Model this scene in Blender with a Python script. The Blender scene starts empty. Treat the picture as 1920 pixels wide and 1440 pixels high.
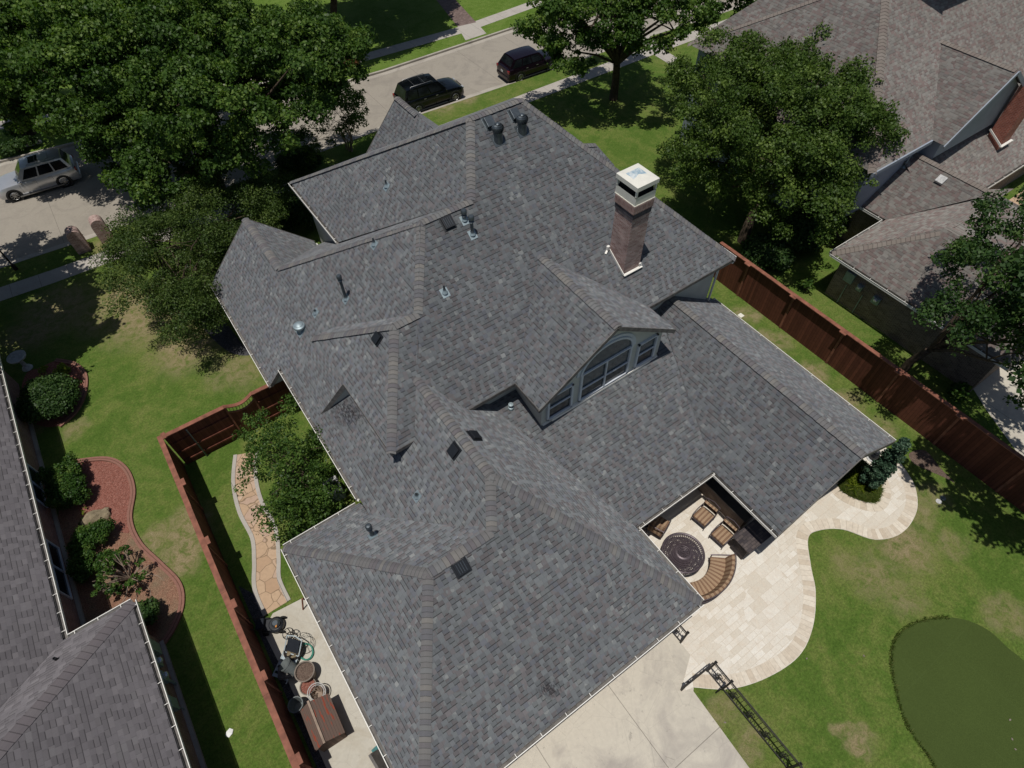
import bpy, bmesh, math, random
import numpy as np
from mathutils import Vector, Matrix
rad = math.radians
random.seed(7); RNG = np.random.default_rng(7)
S = bpy.context.scene
COL = S.collection
# ------------------------------------------------------------------ camera
def _rot(p, r, y):
    cy, sy, cp, sp, cr, sr = math.cos(y), math.sin(y), math.cos(p), math.sin(p), math.cos(r), math.sin(r)
    return Matrix(((cy, -sy, 0), (sy, cy, 0), (0, 0, 1))) @ Matrix(((1, 0, 0), (0, cp, -sp), (0, sp, cp))) @ Matrix(((cr, -sr, 0), (sr, cr, 0), (0, 0, 1)))
CR = _rot(0.65074395, -0.02809912, -0.58757448); FPX = 1158.07; CH = 24.0
cd = bpy.data.cameras.new('camera'); cam = bpy.data.objects.new('camera', cd); COL.objects.link(cam)
cam.matrix_world = Matrix.Translation((0, 0, CH)) @ CR.to_4x4()
cd.sensor_width = 36; cd.lens = 36 * FPX / 1920; cd.clip_start = 0.5; cd.clip_end = 2000
S.camera = cam
def ray(px, py): return CR @ Vector((px - 960, 720 - py, -FPX))
def A(px, py, z=0.0):
    d = ray(px, py); t = (z - CH) / d.z
    return Vector((d.x * t, d.y * t, z))
def onW(px, py, p, a, z0=2.75):
    d = ray(px, py); t = (z0 - CH - p * a) / (d.z - p * d.x); return Vector((0, 0, CH)) + d * t
def onS(px, py, p, a, z0=2.75):
    d = ray(px, py); t = (z0 - CH - p * a) / (d.z - p * d.y); return Vector((0, 0, CH)) + d * t
# ------------------------------------------------------------------ world, sun, exposure
SUN_EL = rad(77.5); SUN_DIR = Vector((-0.17, -0.08, 1)).normalized()   # towards the sun
w = bpy.data.worlds.new("World"); S.world = w; w.use_nodes = True
nt = w.node_tree; bg = nt.nodes['Background']
sk = nt.nodes.new('ShaderNodeTexSky'); sk.sky_type = 'NISHITA'; sk.sun_disc = False
sk.sun_elevation = math.asin(SUN_DIR.z); sk.sun_rotation = math.atan2(SUN_DIR.x, SUN_DIR.y)
nt.links.new(sk.outputs[0], bg.inputs[0]); bg.inputs[1].default_value = 0.055
sl = bpy.data.lights.new('sun', 'SUN'); sl.energy = 3.7; sl.angle = rad(0.5); sl.color = (1, 0.955, 0.89)
so = bpy.data.objects.new('sun', sl); COL.objects.link(so); so.location = (0, 0, 60)
so.rotation_euler = SUN_DIR.to_track_quat('Z', 'Y').to_euler()
S.view_settings.view_transform = 'Standard'; S.view_settings.look = 'None'
S.view_settings.exposure = -0.15; S.view_settings.gamma = 1
# ------------------------------------------------------------------ node helper
class NT:
    def __init__(s, name, rough=0.8, spec=0.3, metal=0.0):
        s.m = bpy.data.materials.new(name); s.m.use_nodes = True; s.t = s.m.node_tree
        s.b = s.t.nodes['Principled BSDF']; s.b.inputs['Roughness'].default_value = rough
        s.b.inputs['Specular IOR Level'].default_value = spec; s.b.inputs['Metallic'].default_value = metal
    def n(s, typ, **k):
        nd = s.t.nodes.new('ShaderNode' + typ)
        for a, v in k.items():
            if a.startswith('i_'):
                nd.inputs[a[2:].replace('_', ' ')].default_value = v
            else: setattr(nd, a, v)
        return nd
    def l(s, a, b): s.t.links.new(a, b)
    def put(s, v, sock):
        if hasattr(v, 'links') or hasattr(v, 'is_linked'): s.l(v, sock)
        else: sock.default_value = v
    def math(s, op, a, b=0.0, c=0.0):
        nd = s.n('Math', operation=op); s.put(a, nd.inputs[0]); s.put(b, nd.inputs[1]); s.put(c, nd.inputs[2]); return nd.outputs[0]
    def coord(s, kind='Object', scale=(1, 1, 1), rot=(0, 0, 0), loc=(0, 0, 0)):
        tc = s.n('TexCoord'); mp = s.n('Mapping'); mp.inputs['Scale'].default_value = scale
        mp.inputs['Rotation'].default_value = rot; mp.inputs['Location'].default_value = loc
        s.l(tc.outputs[kind], mp.inputs[0]); return mp.outputs[0]
    def noise(s, v, scale, detail=4, rough=0.55, dist=0.0, out=0):
        nd = s.n('TexNoise'); s.l(v, nd.inputs['Vector']); nd.inputs['Scale'].default_value = scale
        nd.inputs['Detail'].default_value = detail; nd.inputs['Roughness'].default_value = rough; nd.inputs['Distortion'].default_value = dist
        return nd.outputs[out]
    def ramp(s, f, stops, const=False):
        nd = s.n('ValToRGB'); cr = nd.color_ramp
        if const: cr.interpolation = 'CONSTANT'
        while len(cr.elements) < len(stops): cr.elements.new(0.5)
        for e, (p, c) in zip(cr.elements, stops):
            e.position = p; e.color = (c[0], c[1], c[2], 1) if not isinstance(c, (int, float)) else (c, c, c, 1)
        s.put(f, nd.inputs[0]); return nd.outputs[0]
    def mix(s, f, a, b, mode='MIX'):
        nd = s.n('Mix', data_type='RGBA', blend_type=mode); s.put(f, nd.inputs[0])
        for v, sk_ in ((a, nd.inputs[6]), (b, nd.inputs[7])):
            if isinstance(v, tuple): v = (v[0], v[1], v[2], 1)
            s.put(v, sk_)
        return nd.outputs[2]
    def col(s, c):
        if isinstance(c, tuple): s.b.inputs['Base Color'].default_value = (c[0], c[1], c[2], 1)
        else: s.l(c, s.b.inputs['Base Color'])
        return s
    def bump(s, h, dist=0.01, st=1.0):
        nd = s.n('Bump'); nd.inputs['Distance'].default_value = dist; nd.inputs['Strength'].default_value = st
        s.l(h, nd.inputs['Height']); s.l(nd.outputs[0], s.b.inputs['Normal']); return s
def plain(name, c, rough=0.6, spec=0.4, metal=0.0, var=0.25, scale=6.0, bump=0.0):
    m = NT(name, rough, spec, metal); v = m.coord()
    f = m.noise(v, scale, 5); c2 = tuple(x * (1 - var) for x in c); c3 = tuple(min(1, x * (1 + var * .6)) for x in c)
    m.col(m.ramp(f, [(0.3, c2), (0.7, c3)]))
    if bump: m.bump(m.noise(v, scale * 8, 3), bump)
    return m.m
# ------------------------------------------------------------------ materials
def shingle_mat(name, cols, row=0.155, tab=0.165, contrast=1.0, streak=True):
    """laminated asphalt shingles, laid in UV metres (u along the eave, v up the slope)"""
    m = NT(name, 0.92, 0.15)
    uv = m.n('UVMap'); sp = m.n('SeparateXYZ'); m.l(uv.outputs[0], sp.inputs[0]); u, v = sp.outputs[0], sp.outputs[1]
    r = m.math('DIVIDE', v, row); ri = m.math('FLOOR', r); rf = m.math('FRACT', r)
    wn = m.n('TexWhiteNoise', noise_dimensions='1D'); m.l(ri, wn.inputs['W'])
    cu = m.n('CombineXYZ'); m.l(u, cu.inputs[0]); m.l(m.math('MULTIPLY', ri, 3.7), cu.inputs[1])
    wob = m.noise(cu.outputs[0], 2.3, 1)
    uu = m.math('ADD', m.math('ADD', m.math('DIVIDE', u, tab), m.math('MULTIPLY', wn.outputs[0], 17.0)), m.math('MULTIPLY', wob, 1.1))
    ui = m.math('FLOOR', uu); uf = m.math('FRACT', uu)
    c = m.n('CombineXYZ'); m.l(ui, c.inputs[0]); m.l(ri, c.inputs[1])
    w2 = m.n('TexWhiteNoise', noise_dimensions='2D'); m.l(c.outputs[0], w2.inputs['Vector'])
    ob = m.coord(); big = m.noise(ob, 0.45, 3); mid = m.noise(ob, 1.7, 2); fine = m.noise(ob, 90, 2)
    f = m.math('ADD', m.math('MULTIPLY', w2.outputs[0], 0.60), m.math('MULTIPLY', mid, 0.75)); f = m.math('SUBTRACT', f, 0.18)
    base = m.ramp(f, cols, True)
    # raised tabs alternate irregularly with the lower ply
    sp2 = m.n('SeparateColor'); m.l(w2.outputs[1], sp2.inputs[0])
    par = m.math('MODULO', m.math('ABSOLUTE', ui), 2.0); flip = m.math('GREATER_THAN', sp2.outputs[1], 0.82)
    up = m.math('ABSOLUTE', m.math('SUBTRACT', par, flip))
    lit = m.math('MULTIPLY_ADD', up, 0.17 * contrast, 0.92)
    # shadow under raised tabs painted in as a dark band, gap lines of the tabs
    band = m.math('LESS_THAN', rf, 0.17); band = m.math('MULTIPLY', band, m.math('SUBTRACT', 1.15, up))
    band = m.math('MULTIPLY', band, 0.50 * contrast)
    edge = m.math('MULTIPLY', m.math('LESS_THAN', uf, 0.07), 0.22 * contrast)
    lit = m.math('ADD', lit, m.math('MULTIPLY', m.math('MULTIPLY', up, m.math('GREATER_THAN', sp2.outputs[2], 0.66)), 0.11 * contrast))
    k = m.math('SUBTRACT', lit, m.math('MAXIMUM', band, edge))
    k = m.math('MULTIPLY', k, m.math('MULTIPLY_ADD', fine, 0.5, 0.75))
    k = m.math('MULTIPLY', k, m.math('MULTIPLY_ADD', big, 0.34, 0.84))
    cc = m.n('CombineColor'); [m.l(k, cc.inputs[i]) for i in range(3)]
    m.col(m.mix(1.0, base, cc.outputs[0], 'MULTIPLY'))
    h = m.math('ADD', m.math('MULTIPLY', m.math('SUBTRACT', 1.0, rf), 0.8), m.math('MULTIPLY', up, 0.5))
    m.bump(h, 0.004, 0.35); m.b.inputs['Diffuse Roughness'].default_value = 1.0
    return m.m
M = {}
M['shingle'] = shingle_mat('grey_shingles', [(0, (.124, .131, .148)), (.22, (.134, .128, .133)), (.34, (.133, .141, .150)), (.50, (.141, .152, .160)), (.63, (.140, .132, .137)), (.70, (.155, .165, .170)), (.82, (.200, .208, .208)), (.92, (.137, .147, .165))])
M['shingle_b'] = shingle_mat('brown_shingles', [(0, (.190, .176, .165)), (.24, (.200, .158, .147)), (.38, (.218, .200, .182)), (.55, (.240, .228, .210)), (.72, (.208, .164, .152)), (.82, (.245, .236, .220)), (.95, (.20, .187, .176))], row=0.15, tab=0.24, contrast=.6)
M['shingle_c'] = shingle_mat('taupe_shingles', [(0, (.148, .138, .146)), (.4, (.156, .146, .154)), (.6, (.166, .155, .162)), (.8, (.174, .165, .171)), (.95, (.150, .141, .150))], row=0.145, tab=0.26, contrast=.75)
def cap_mat(name, cols):
    m = NT(name, 0.9, 0.15); uv = m.n('UVMap'); sp = m.n('SeparateXYZ'); m.l(uv.outputs[0], sp.inputs[0])
    wn = m.n('TexWhiteNoise', noise_dimensions='1D'); m.l(sp.outputs[1], wn.inputs['W'])
    f = m.noise(m.coord(), 80, 2); c = m.ramp(wn.outputs[0], cols, True)
    k = m.math('MULTIPLY_ADD', f, .4, .8); k = m.math('MULTIPLY', k, m.math('MULTIPLY_ADD', m.math('GREATER_THAN', sp.outputs[0], .90), -.42, 1.0)); cc = m.n('CombineColor'); [m.l(k, cc.inputs[i]) for i in range(3)]  # butt shadow painted as a darker strip at each cap's end
    m.col(m.mix(1.0, c, cc.outputs[0], 'MULTIPLY')); return m.m
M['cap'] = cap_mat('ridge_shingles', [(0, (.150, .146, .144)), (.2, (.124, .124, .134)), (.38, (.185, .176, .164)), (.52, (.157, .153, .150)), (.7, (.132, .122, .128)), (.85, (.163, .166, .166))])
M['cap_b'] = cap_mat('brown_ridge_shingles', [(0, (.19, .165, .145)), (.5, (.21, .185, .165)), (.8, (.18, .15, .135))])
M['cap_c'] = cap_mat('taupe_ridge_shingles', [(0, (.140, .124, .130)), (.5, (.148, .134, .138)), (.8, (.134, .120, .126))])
def brick_mat(name, c1, c2, mort, bw=.21, bh=.075, var=1.0):
    m = NT(name, 0.9, 0.2); uv = m.n('UVMap')
    b = m.n('TexBrick'); m.l(uv.outputs[0], b.inputs['Vector']); b.inputs['Scale'].default_value = 1
    b.inputs['Brick Width'].default_value = bw; b.inputs['Row Height'].default_value = bh; b.inputs['Mortar Size'].default_value = .008
    b.inputs['Color1'].default_value = (*c1, 1); b.inputs['Color2'].default_value = (*c2, 1); b.inputs['Mortar'].default_value = (*mort, 1)
    n_ = m.noise(m.coord(), 2.5, 4); k = m.ramp(n_, [(.3, .75), (.7, 1.15)])
    m.col(m.mix(1.0, b.outputs[0], k, 'MULTIPLY')); m.bump(b.outputs['Fac'], -.006, .8); return m.m
M['brick'] = brick_mat('house_brick', (.29, .165, .145), (.50, .36, .32), (.50, .43, .40))
M['brick_l'] = brick_mat('pink_brick', (.24, .14, .11), (.34, .21, .17), (.36, .30, .27))
M['brick_red'] = brick_mat('red_brick', (.30, .085, .055), (.42, .14, .09), (.40, .30, .26))
M['brick_dark'] = brick_mat('dark_soldier_brick', (.06, .055, .065), (.09, .08, .09), (.13, .12, .12), .075, .21)
M['brick_sold'] = brick_mat('soldier_brick', (.26, .15, .13), (.36, .23, .20), (.40, .34, .31), .075, .21)
M['brick_tan'] = brick_mat('tan_brick', (.16, .105, .08), (.27, .20, .155), (.33, .29, .25))
M['white'] = plain('white_gutter_paint', (.80, .78, .72), .45, .5, 0, .08, 3)
M['gut_in'] = plain('gutter_inside', (.16, .15, .14), .8, .2, 0, .4, 5)
M['cream'] = plain('cream_painted_siding', (.56, .56, .51), .6, .3, 0, .08, 2)
M['bluegrey'] = plain('blue_grey_siding', (.30, .34, .40), .6, .3, 0, .08, 2)
M['trim'] = plain('pale_trim', (.60, .60, .55), .5, .4, 0, .06, 3)
M['frame'] = plain('window_frame', (.62, .66, .70), .4, .5, 0, .06, 3)
M['metal_dk'] = plain('dark_galvanised_metal', (.10, .12, .135), .38, .6, .6, .25, 8)
M['metal_lt'] = plain('galvanised_flashing', (.30, .37, .40), .5, .5, .4, .2, 6)
M['black'] = plain('black_plastic', (.012, .014, .018), .45, .5, 0, .2, 9)
M['iron'] = plain('wrought_iron', (.022, .020, .020), .55, .4, .3, .2, 12)
M['bronze'] = plain('cast_bronze_aluminium', (.100, .078, .088), .45, .5, .4, .2, 12)
M['capmetal'] = plain('cream_chimney_cap', (.80, .78, .69), .4, .5, .1, .06, 3)
M['dark_in'] = plain('dark_opening', (.01, .012, .014), .9, .1)
def glass_mat(name, c=(.012, .018, .022)):
    m = NT(name, .08, .45); m.col(m.ramp(m.noise(m.coord(), 1.5, 3), [(.35, tuple(x * .6 for x in c)), (.65, tuple(x * 1.8 for x in c))])); return m.m
M['glass'] = glass_mat('window_glass'); M['carglass'] = glass_mat('car_glass', (.008, .010, .012))
def screen_mat():
    m = NT('screened_glass', .12, .8)
    m.col(m.ramp(m.noise(m.coord(), 5, 4), [(.35, (.03, .05, .06)), (.7, (.07, .09, .095))])); return m.m
M['screen'] = screen_mat()
def paint(name, c, rough=.25, metal=.5):
    m = NT(name, rough, .6, metal); m.b.inputs['Coat Weight'].default_value = .4; m.b.inputs['Coat Roughness'].default_value = .05
    m.col(m.ramp(m.noise(m.coord(), 1.3, 2), [(.3, tuple(x * .92 for x in c)), (.7, c)])); return m.m
M['p_black'] = paint('black_car_paint', (.004, .005, .007)); M['p_mar'] = paint('maroon_car_paint', (.013, .005, .011)); M['p_sil'] = paint('silver_car_paint', (.62, .63, .65), .3, .6)
M['rubber'] = plain('tyre_rubber', (.018, .018, .018), .85, .2); M['alloy'] = plain('alloy_wheel', (.34, .34, .34), .35, .6, .8, .1)
M['redlamp'] = plain('red_lamp', (.25, .01, .012), .2, .7); M['clearlamp'] = plain('clear_lamp', (.55, .57, .60), .15, .8, .3)
def grass_mat(name, lush=1.0, dry=0.5, dirt=True):
    m = NT(name, .95, .1); v = m.coord()
    n1 = m.noise(v, .35, 6, .68, .8); n2 = m.noise(v, 2.2, 6, .72, .5); n3 = m.noise(v, 11, 6, .82); n4 = m.noise(v, 45, 3, .7)
    f = m.math('ADD', m.math('MULTIPLY', n1, .55), m.math('MULTIPLY', n2, .45))
    g = m.ramp(f, [(.30, (.056 * lush, .108 * lush, .016)), (.46, (.082 * lush, .138 * lush, .024)), (.56, (.125, .165 * lush, .038)), (.64 + .12 * (1 - dry), (.175, .182, .062)), (.74 + .12 * (1 - dry), (.26, .225, .12))])
    k = m.math('ADD', m.math('MULTIPLY', n3, 2.6), m.math('MULTIPLY', n4, 1.6)); k = m.math('SUBTRACT', k, 1.10)
    cc = m.n('CombineColor'); [m.l(k, cc.inputs[i]) for i in range(3)]
    m.col(m.mix(1.0, g, cc.outputs[0], 'MULTIPLY')); m.bump(m.math('ADD', n3, n4), .03, .8); return m
M['grass'] = grass_mat('lawn_grass', 1.0, .40).m; M['grass_dry'] = grass_mat('worn_lawn_grass', 1.0, 1.02).m; M['grass_lush'] = grass_mat('lush_lawn_grass', 1.15, -.6).m
def putting_mat():
    m = NT('artificial_turf', .95, .1); v = m.coord(rot=(0, 0, 0)); n3 = m.noise(v, 60, 3, .7); n1 = m.noise(v, .5, 3)
    k = m.math('MULTIPLY', m.math('MULTIPLY_ADD', n3, 1.9, .05), m.math('MULTIPLY_ADD', n1, .25, .87))
    cc = m.n('CombineColor'); [m.l(k, cc.inputs[i]) for i in range(3)]
    sp = m.n('SeparateXYZ'); m.l(v, sp.inputs[0])
    lines = m.math('LESS_THAN', m.math('PINGPONG', m.math('ADD', sp.outputs[0], m.math('MULTIPLY', m.noise(v, 6, 2), .02)), 0.9), .012)
    lin2 = m.math('LESS_THAN', m.math('PINGPONG', m.math('ADD', sp.outputs[1], .3), 1.83), .010)
    c = m.mix(1.0, (.054, .078, .020), cc.outputs[0], 'MULTIPLY')
    c = m.mix(m.math('MULTIPLY', m.math('MAXIMUM', lines, lin2), .12), c, (.10, .14, .05)); m.col(c); m.bump(n3, .008, .5); return m.m
M['turf'] = putting_mat()
def concrete_mat(name, base, var=.2, stain=(.16, .14, .12), stain_amt=.5, joint=None, sc=1.0):
    m = NT(name, .9, .2); v = m.coord(); n1 = m.noise(v, .6 * sc, 6, .65, 1.2); n2 = m.noise(v, 7, 5, .6); n3 = m.noise(v, 60, 2)
    f = m.math('ADD', m.math('MULTIPLY', n2, .6), m.math('MULTIPLY', n3, .4))
    c = m.ramp(f, [(.3, tuple(x * (1 - var) for x in base)), (.7, tuple(x * (1 + var * .6) for x in base))])
    c = m.mix(m.ramp(n1, [(.47, 0.0), (.70, stain_amt)]), c, stain); sp_n = m.noise(v, 3.3 * sc, 6, .8, .3); c = m.mix(m.ramp(sp_n, [(.60, 0.0), (.68, stain_amt * .7)]), c, tuple(x * .6 for x in stain)); ck = m.n('TexVoronoi', feature='DISTANCE_TO_EDGE'); m.l(m.coord(scale=(.18, .18, .18)), ck.inputs['Vector']); c = m.mix(m.ramp(ck.outputs[0], [(.0015, .35), (.003, 0.0)]), c, (.10, .09, .08))
    if joint:
        sp = m.n('SeparateXYZ'); m.l(m.coord(loc=joint[2]), sp.inputs[0])
        a = m.math('LESS_THAN', m.math('PINGPONG', sp.outputs[0], joint[0] / 2), .012) if joint[0] else 0.0
        b = m.math('LESS_THAN', m.math('PINGPONG', sp.outputs[1], joint[1] / 2), .012) if joint[1] else 0.0
        c = m.mix(m.math('MULTIPLY', m.math('MAXIMUM', a, b), .6), c, (.08, .07, .06))
    m.col(c); m.bump(n3, .004, .3); return m.m
M['road'] = concrete_mat('street_concrete', (.315, .285, .24), .10, (.21, .19, .165), .55, (4.6, 0, (1.1, 0, 0)))
M['walk'] = concrete_mat('sidewalk_concrete', (.42, .39, .35), .10, (.25, .22, .2), .35, (1.5, 0, (0, 0, 0)))
M['drive'] = concrete_mat('driveway_concrete', (.54, .50, .42), .10, (.33, .30, .27), .8, (3.2, 3.3, (-2.0, 1.0, 0)), .8)
M['slab'] = concrete_mat('side_slab_concrete', (.50, .475, .41), .10, (.36, .31, .23), .6)
M['kerb'] = concrete_mat('kerb_concrete', (.40, .37, .32), .12)
def travertine():
    m = NT('travertine_paving', .8, .3); v = m.coord(rot=(0, 0, 0))
    def layer(sx, sy, off):
        b = m.n('TexBrick'); m.l(m.coord(loc=off), b.inputs['Vector']); b.inputs['Scale'].default_value = 1
        b.inputs['Brick Width'].default_value = sx; b.inputs['Row Height'].default_value = sy; b.inputs['Mortar Size'].default_value = .006; b.offset = .37; b.squash_frequency = 3; b.squash = 1.6
        b.inputs['Color1'].default_value = (.60, .545, .455, 1); b.inputs['Color2'].default_value = (.72, .685, .61, 1); b.inputs['Mortar'].default_value = (.53, .46, .37, 1); return b
    a = layer(.61, .41, (0, 0, 0)); b2 = layer(.41, .203, (.1, .1, 0)); msk = m.ramp(m.noise(m.n('TexCoord').outputs['Object'], .35, 0), [(.5, 0.0), (.505, 1.0)], True)
    c = m.mix(msk, a.outputs[0], b2.outputs[0]); n1 = m.noise(v, 3.5, 6, .65, .8); n2 = m.noise(v, 26, 4)
    c = m.mix(m.ramp(n1, [(.46, 0.0), (.72, .45)]), c, (.58, .48, .37)); k = m.ramp(n2, [(.3, .90), (.7, 1.06)])
    m.col(m.mix(1.0, c, k, 'MULTIPLY')); return m.m
M['trav'] = travertine()
def trav_edge():
    m = NT('travertine_edging', .8, .3); uv = m.n('UVMap'); b = m.n('TexBrick'); m.l(uv.outputs[0], b.inputs['Vector']); b.inputs['Scale'].default_value = 1; b.offset = 0
    b.inputs['Brick Width'].default_value = .21; b.inputs['Row Height'].default_value = 5; b.inputs['Mortar Size'].default_value = .007
    b.inputs['Color1'].default_value = (.53, .45, .35, 1); b.inputs['Color2'].default_value = (.68, .62, .52, 1); b.inputs['Mortar'].default_value = (.45, .38, .30, 1)
    m.col(m.mix(1.0, b.outputs[0], m.ramp(m.noise(m.coord(), 9, 5), [(.3, .88), (.7, 1.08)]), 'MULTIPLY')); return m.m
M['trav_edge'] = trav_edge()
def flag_mat():
    m = NT('flagstones', .85, .2); v = m.coord(); vo = m.n('TexVoronoi', feature='DISTANCE_TO_EDGE'); vd = m.n('TexVoronoi')
    dv = m.n('Vector Math' if 0 else 'VectorMath', operation='ADD'); nn = m.n('TexNoise'); m.l(v, nn.inputs[0]); nn.inputs['Scale'].default_value = 1.5; m.l(v, dv.inputs[0])
    sc = m.n('VectorMath', operation='SCALE'); m.l(nn.outputs[1], sc.inputs[0]); sc.inputs['Scale'].default_value = .3; m.l(sc.outputs[0], dv.inputs[1])
    for q in (vo, vd): m.l(dv.outputs[0], q.inputs['Vector']); q.inputs['Scale'].default_value = 1.9
    c = m.ramp(vd.outputs[1], [(0, (.42, .28, .18)), (.4, (.50, .36, .24)), (.7, (.46, .33, .25)), (1, (.55, .43, .31))])
    c = m.mix(m.ramp(m.noise(v, 8, 5), [(.4, 0.0), (.75, .5)]), c, (.35, .24, .16))
    c = m.mix(m.ramp(vo.outputs[0], [(.012, 1.0), (.03, 0.0)]), c, (.24, .17, .11)); m.col(c); m.bump(m.ramp(vo.outputs[0], [(0, 0.0), (.04, 1.0)]), .01, .6); return m.m
M['flag'] = flag_mat()
def mulch_mat(name, c1, c2, c3):
    m = NT(name, .95, .1); v = m.coord(); vo = m.n('TexVoronoi'); m.l(m.coord(scale=(1, 1.7, 1)), vo.inputs['Vector']); vo.inputs['Scale'].default_value = 26
    c = m.ramp(vo.outputs[1], [(0, c1), (.5, c2), (1, c3)]); c = m.mix(m.ramp(m.noise(v, 1.2, 4), [(.45, 0.0), (.65, .8)]), c, (.20, .155, .10)) if name.startswith('worn') else c
    m.col(m.mix(1.0, c, m.ramp(m.noise(v, 30, 3), [(.3, .6), (.7, 1.3)]), 'MULTIPLY')); m.bump(vo.outputs[0], .02, .8); return m.m
M['mulch'] = mulch_mat('red_mulch', (.16, .055, .04), (.25, .10, .075), (.34, .17, .135)); M['mulch_w'] = mulch_mat('worn_mulch', (.17, .085, .055), (.26, .14, .095), (.33, .21, .14))
M['soil'] = mulch_mat('soil', (.10, .07, .055), (.14, .10, .08), (.20, .15, .12))
M['edging'] = plain('terracotta_kerb', (.25, .125, .095), .85, .2, 0, .15, 12, .004); M['edging_d'] = plain('terracotta_groove', (.15, .075, .055), .9, .1)
def wood_mat(name, c, ang='z', plank=.14, var=.3):
    m = NT(name, .8, .2); v = m.coord(); uv = m.n('UVMap'); sp = m.n('SeparateXYZ'); m.l(uv.outputs[0], sp.inputs[0])
    pf = m.math('DIVIDE', sp.outputs[0], plank); wn = m.n('TexWhiteNoise', noise_dimensions='1D'); m.l(m.math('FLOOR', pf), wn.inputs['W'])
    g = m.math('LESS_THAN', m.math('FRACT', pf), .07); k = m.math('MULTIPLY_ADD', wn.outputs[0], var, 1 - var * .6)
    k = m.math('MULTIPLY', k, m.math('MULTIPLY_ADD', g, -.6, 1.0)); k = m.math('MULTIPLY', k, m.math('MULTIPLY_ADD', m.noise(v, 5, 5), .6, .7))
    cc = m.n('CombineColor'); [m.l(k, cc.inputs[i]) for i in range(3)]; m.col(m.mix(1.0, c, cc.outputs[0], 'MULTIPLY')); return m.m
M['fence'] = wood_mat('red_stained_boards', (.130, .046, .029), var=.5); M['fence_cap'] = plain('red_stained_cap', (.250, .100, .064), .75, .3, 0, .42, 3)
M['oldwood'] = wood_mat('weathered_boards', (.17, .115, .09), plank=.10, var=.5)
def peel():
    m = NT('peeling_painted_boards', .85, .2); v = m.coord(); uv = m.n('UVMap'); sp = m.n('SeparateXYZ'); m.l(uv.outputs[0], sp.inputs[0])
    g = m.math('LESS_THAN', m.math('FRACT', m.math('DIVIDE', sp.outputs[1], .09)), .1); n_ = m.noise(m.coord(scale=(1, 5, 1)), 2.2, 4, .6)
    c = m.mix(m.ramp(n_, [(.56, 0.0), (.60, 1.0)]), (.15, .105, .085), (.30, .07, .04)); c = m.mix(m.math('MULTIPLY', g, .6), c, (.03, .02, .02)); m.col(c); return m.m
M['peel'] = peel()
M['bark'] = plain('tree_bark', (.10, .075, .055), .95, .1, 0, .5, 5, .03); M['bark_lt'] = plain('pale_bark', (.30, .23, .18), .9, .1, 0, .3, 6)
def leaf_mat(name, c1, c2, c3, tr=.28):
    m = NT(name, .5, .22); geo = m.n('ObjectInfo'); uv = m.n('UVMap'); sp = m.n('SeparateXYZ'); m.l(uv.outputs[0], sp.inputs[0])
    c = m.ramp(sp.outputs[0], [(0, c1), (.55, c2), (1, c3)]); m.col(c)
    ts = m.n('BsdfTranslucent'); m.l(m.mix(1.0, c, (1.3, 1.5, .5), 'MULTIPLY'), ts.inputs[0]); mx = m.n('MixShader'); mx.inputs[0].default_value = tr
    m.l(m.b.outputs[0], mx.inputs[1]); m.l(ts.outputs[0], mx.inputs[2]); m.l(mx.outputs[0], m.t.nodes['Material Output'].inputs[0]); return m.m
M['leaf_oak'] = leaf_mat('oak_leaves', (.028, .062, .011), (.062, .122, .020), (.145, .215, .042))
M['leaf_olive'] = leaf_mat('olive_green_leaves', (.034, .068, .012), (.074, .125, .022), (.150, .215, .046))
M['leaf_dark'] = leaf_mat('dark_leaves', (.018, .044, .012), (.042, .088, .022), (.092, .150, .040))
M['leaf_fine'] = leaf_mat('fine_leaves', (.030, .058, .012), (.060, .100, .021), (.115, .160, .038))
M['leaf_hedge'] = leaf_mat('hedge_leaves', (.020, .055, .010), (.050, .110, .018), (.120, .180, .035))
M['leaf_yel'] = leaf_mat('yellow_green_leaves', (.10, .15, .015), (.20, .26, .025), (.28, .32, .05))
M['blade'] = leaf_mat('grass_blades', (.07, .12, .02), (.12, .17, .035), (.22, .22, .08)); M['leaf_con'] = leaf_mat('conifer_needles', (.022, .050, .030), (.045, .090, .052), (.090, .140, .085), .1)
M['leaf_red'] = leaf_mat('reddish_leaves', (.08, .03, .015), (.14, .06, .03), (.10, .10, .03))
def stripe_mat(name, c1, c2, c3):
    m = NT(name, .9, .1); uv = m.n('UVMap'); sp = m.n('SeparateXYZ'); m.l(uv.outputs[0], sp.inputs[0])
    c = m.ramp(m.math('FRACT', m.math('DIVIDE', sp.outputs[0], .16)), [(0, c1), (.34, c2), (.46, c3), (.62, c2), (.72, c1)], True)
    m.col(m.mix(1.0, c, m.ramp(m.noise(m.coord(), 40, 3), [(.3, .85), (.7, 1.1)]), 'MULTIPLY')); return m.m
M['stripe'] = stripe_mat('striped_cushion', (.34, .235, .150), (.13, .075, .052), (.27, .165, .10))
M['stone_dk'] = brick_mat('slate_counter', (.05, .043, .048), (.11, .09, .085), (.05, .045, .045), .22, .11)
M['granite'] = plain('dark_counter', (.022, .026, .034), .3, .6, 0, .4, 20)
M['cush_dk'] = plain('charcoal_cushion', (.020, .024, .032), .85, .2, 0, .2, 8)
M['rock'] = plain('limestone_rock', (.28, .23, .15), .9, .2, 0, .35, 5, .03)
M['stone_wh'] = plain('white_stone', (.55, .55, .54), .8, .3, 0, .3, 9, .02); M['pot_grey'] = plain('grey_green_pot', (.15, .17, .17), .6, .4, 0, .2, 6)
M['pot_tan'] = plain('tan_pot', (.21, .175, .145), .7, .3, 0, .2, 6); M['teal'] = plain('teal_board', (.06, .19, .19), .6, .4)
M['hose'] = plain('green_hose', (.04, .28, .20), .4, .5); M['chair_pl'] = plain('pale_blue_plastic', (.40, .47, .50), .4, .5, 0, .1)
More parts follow.
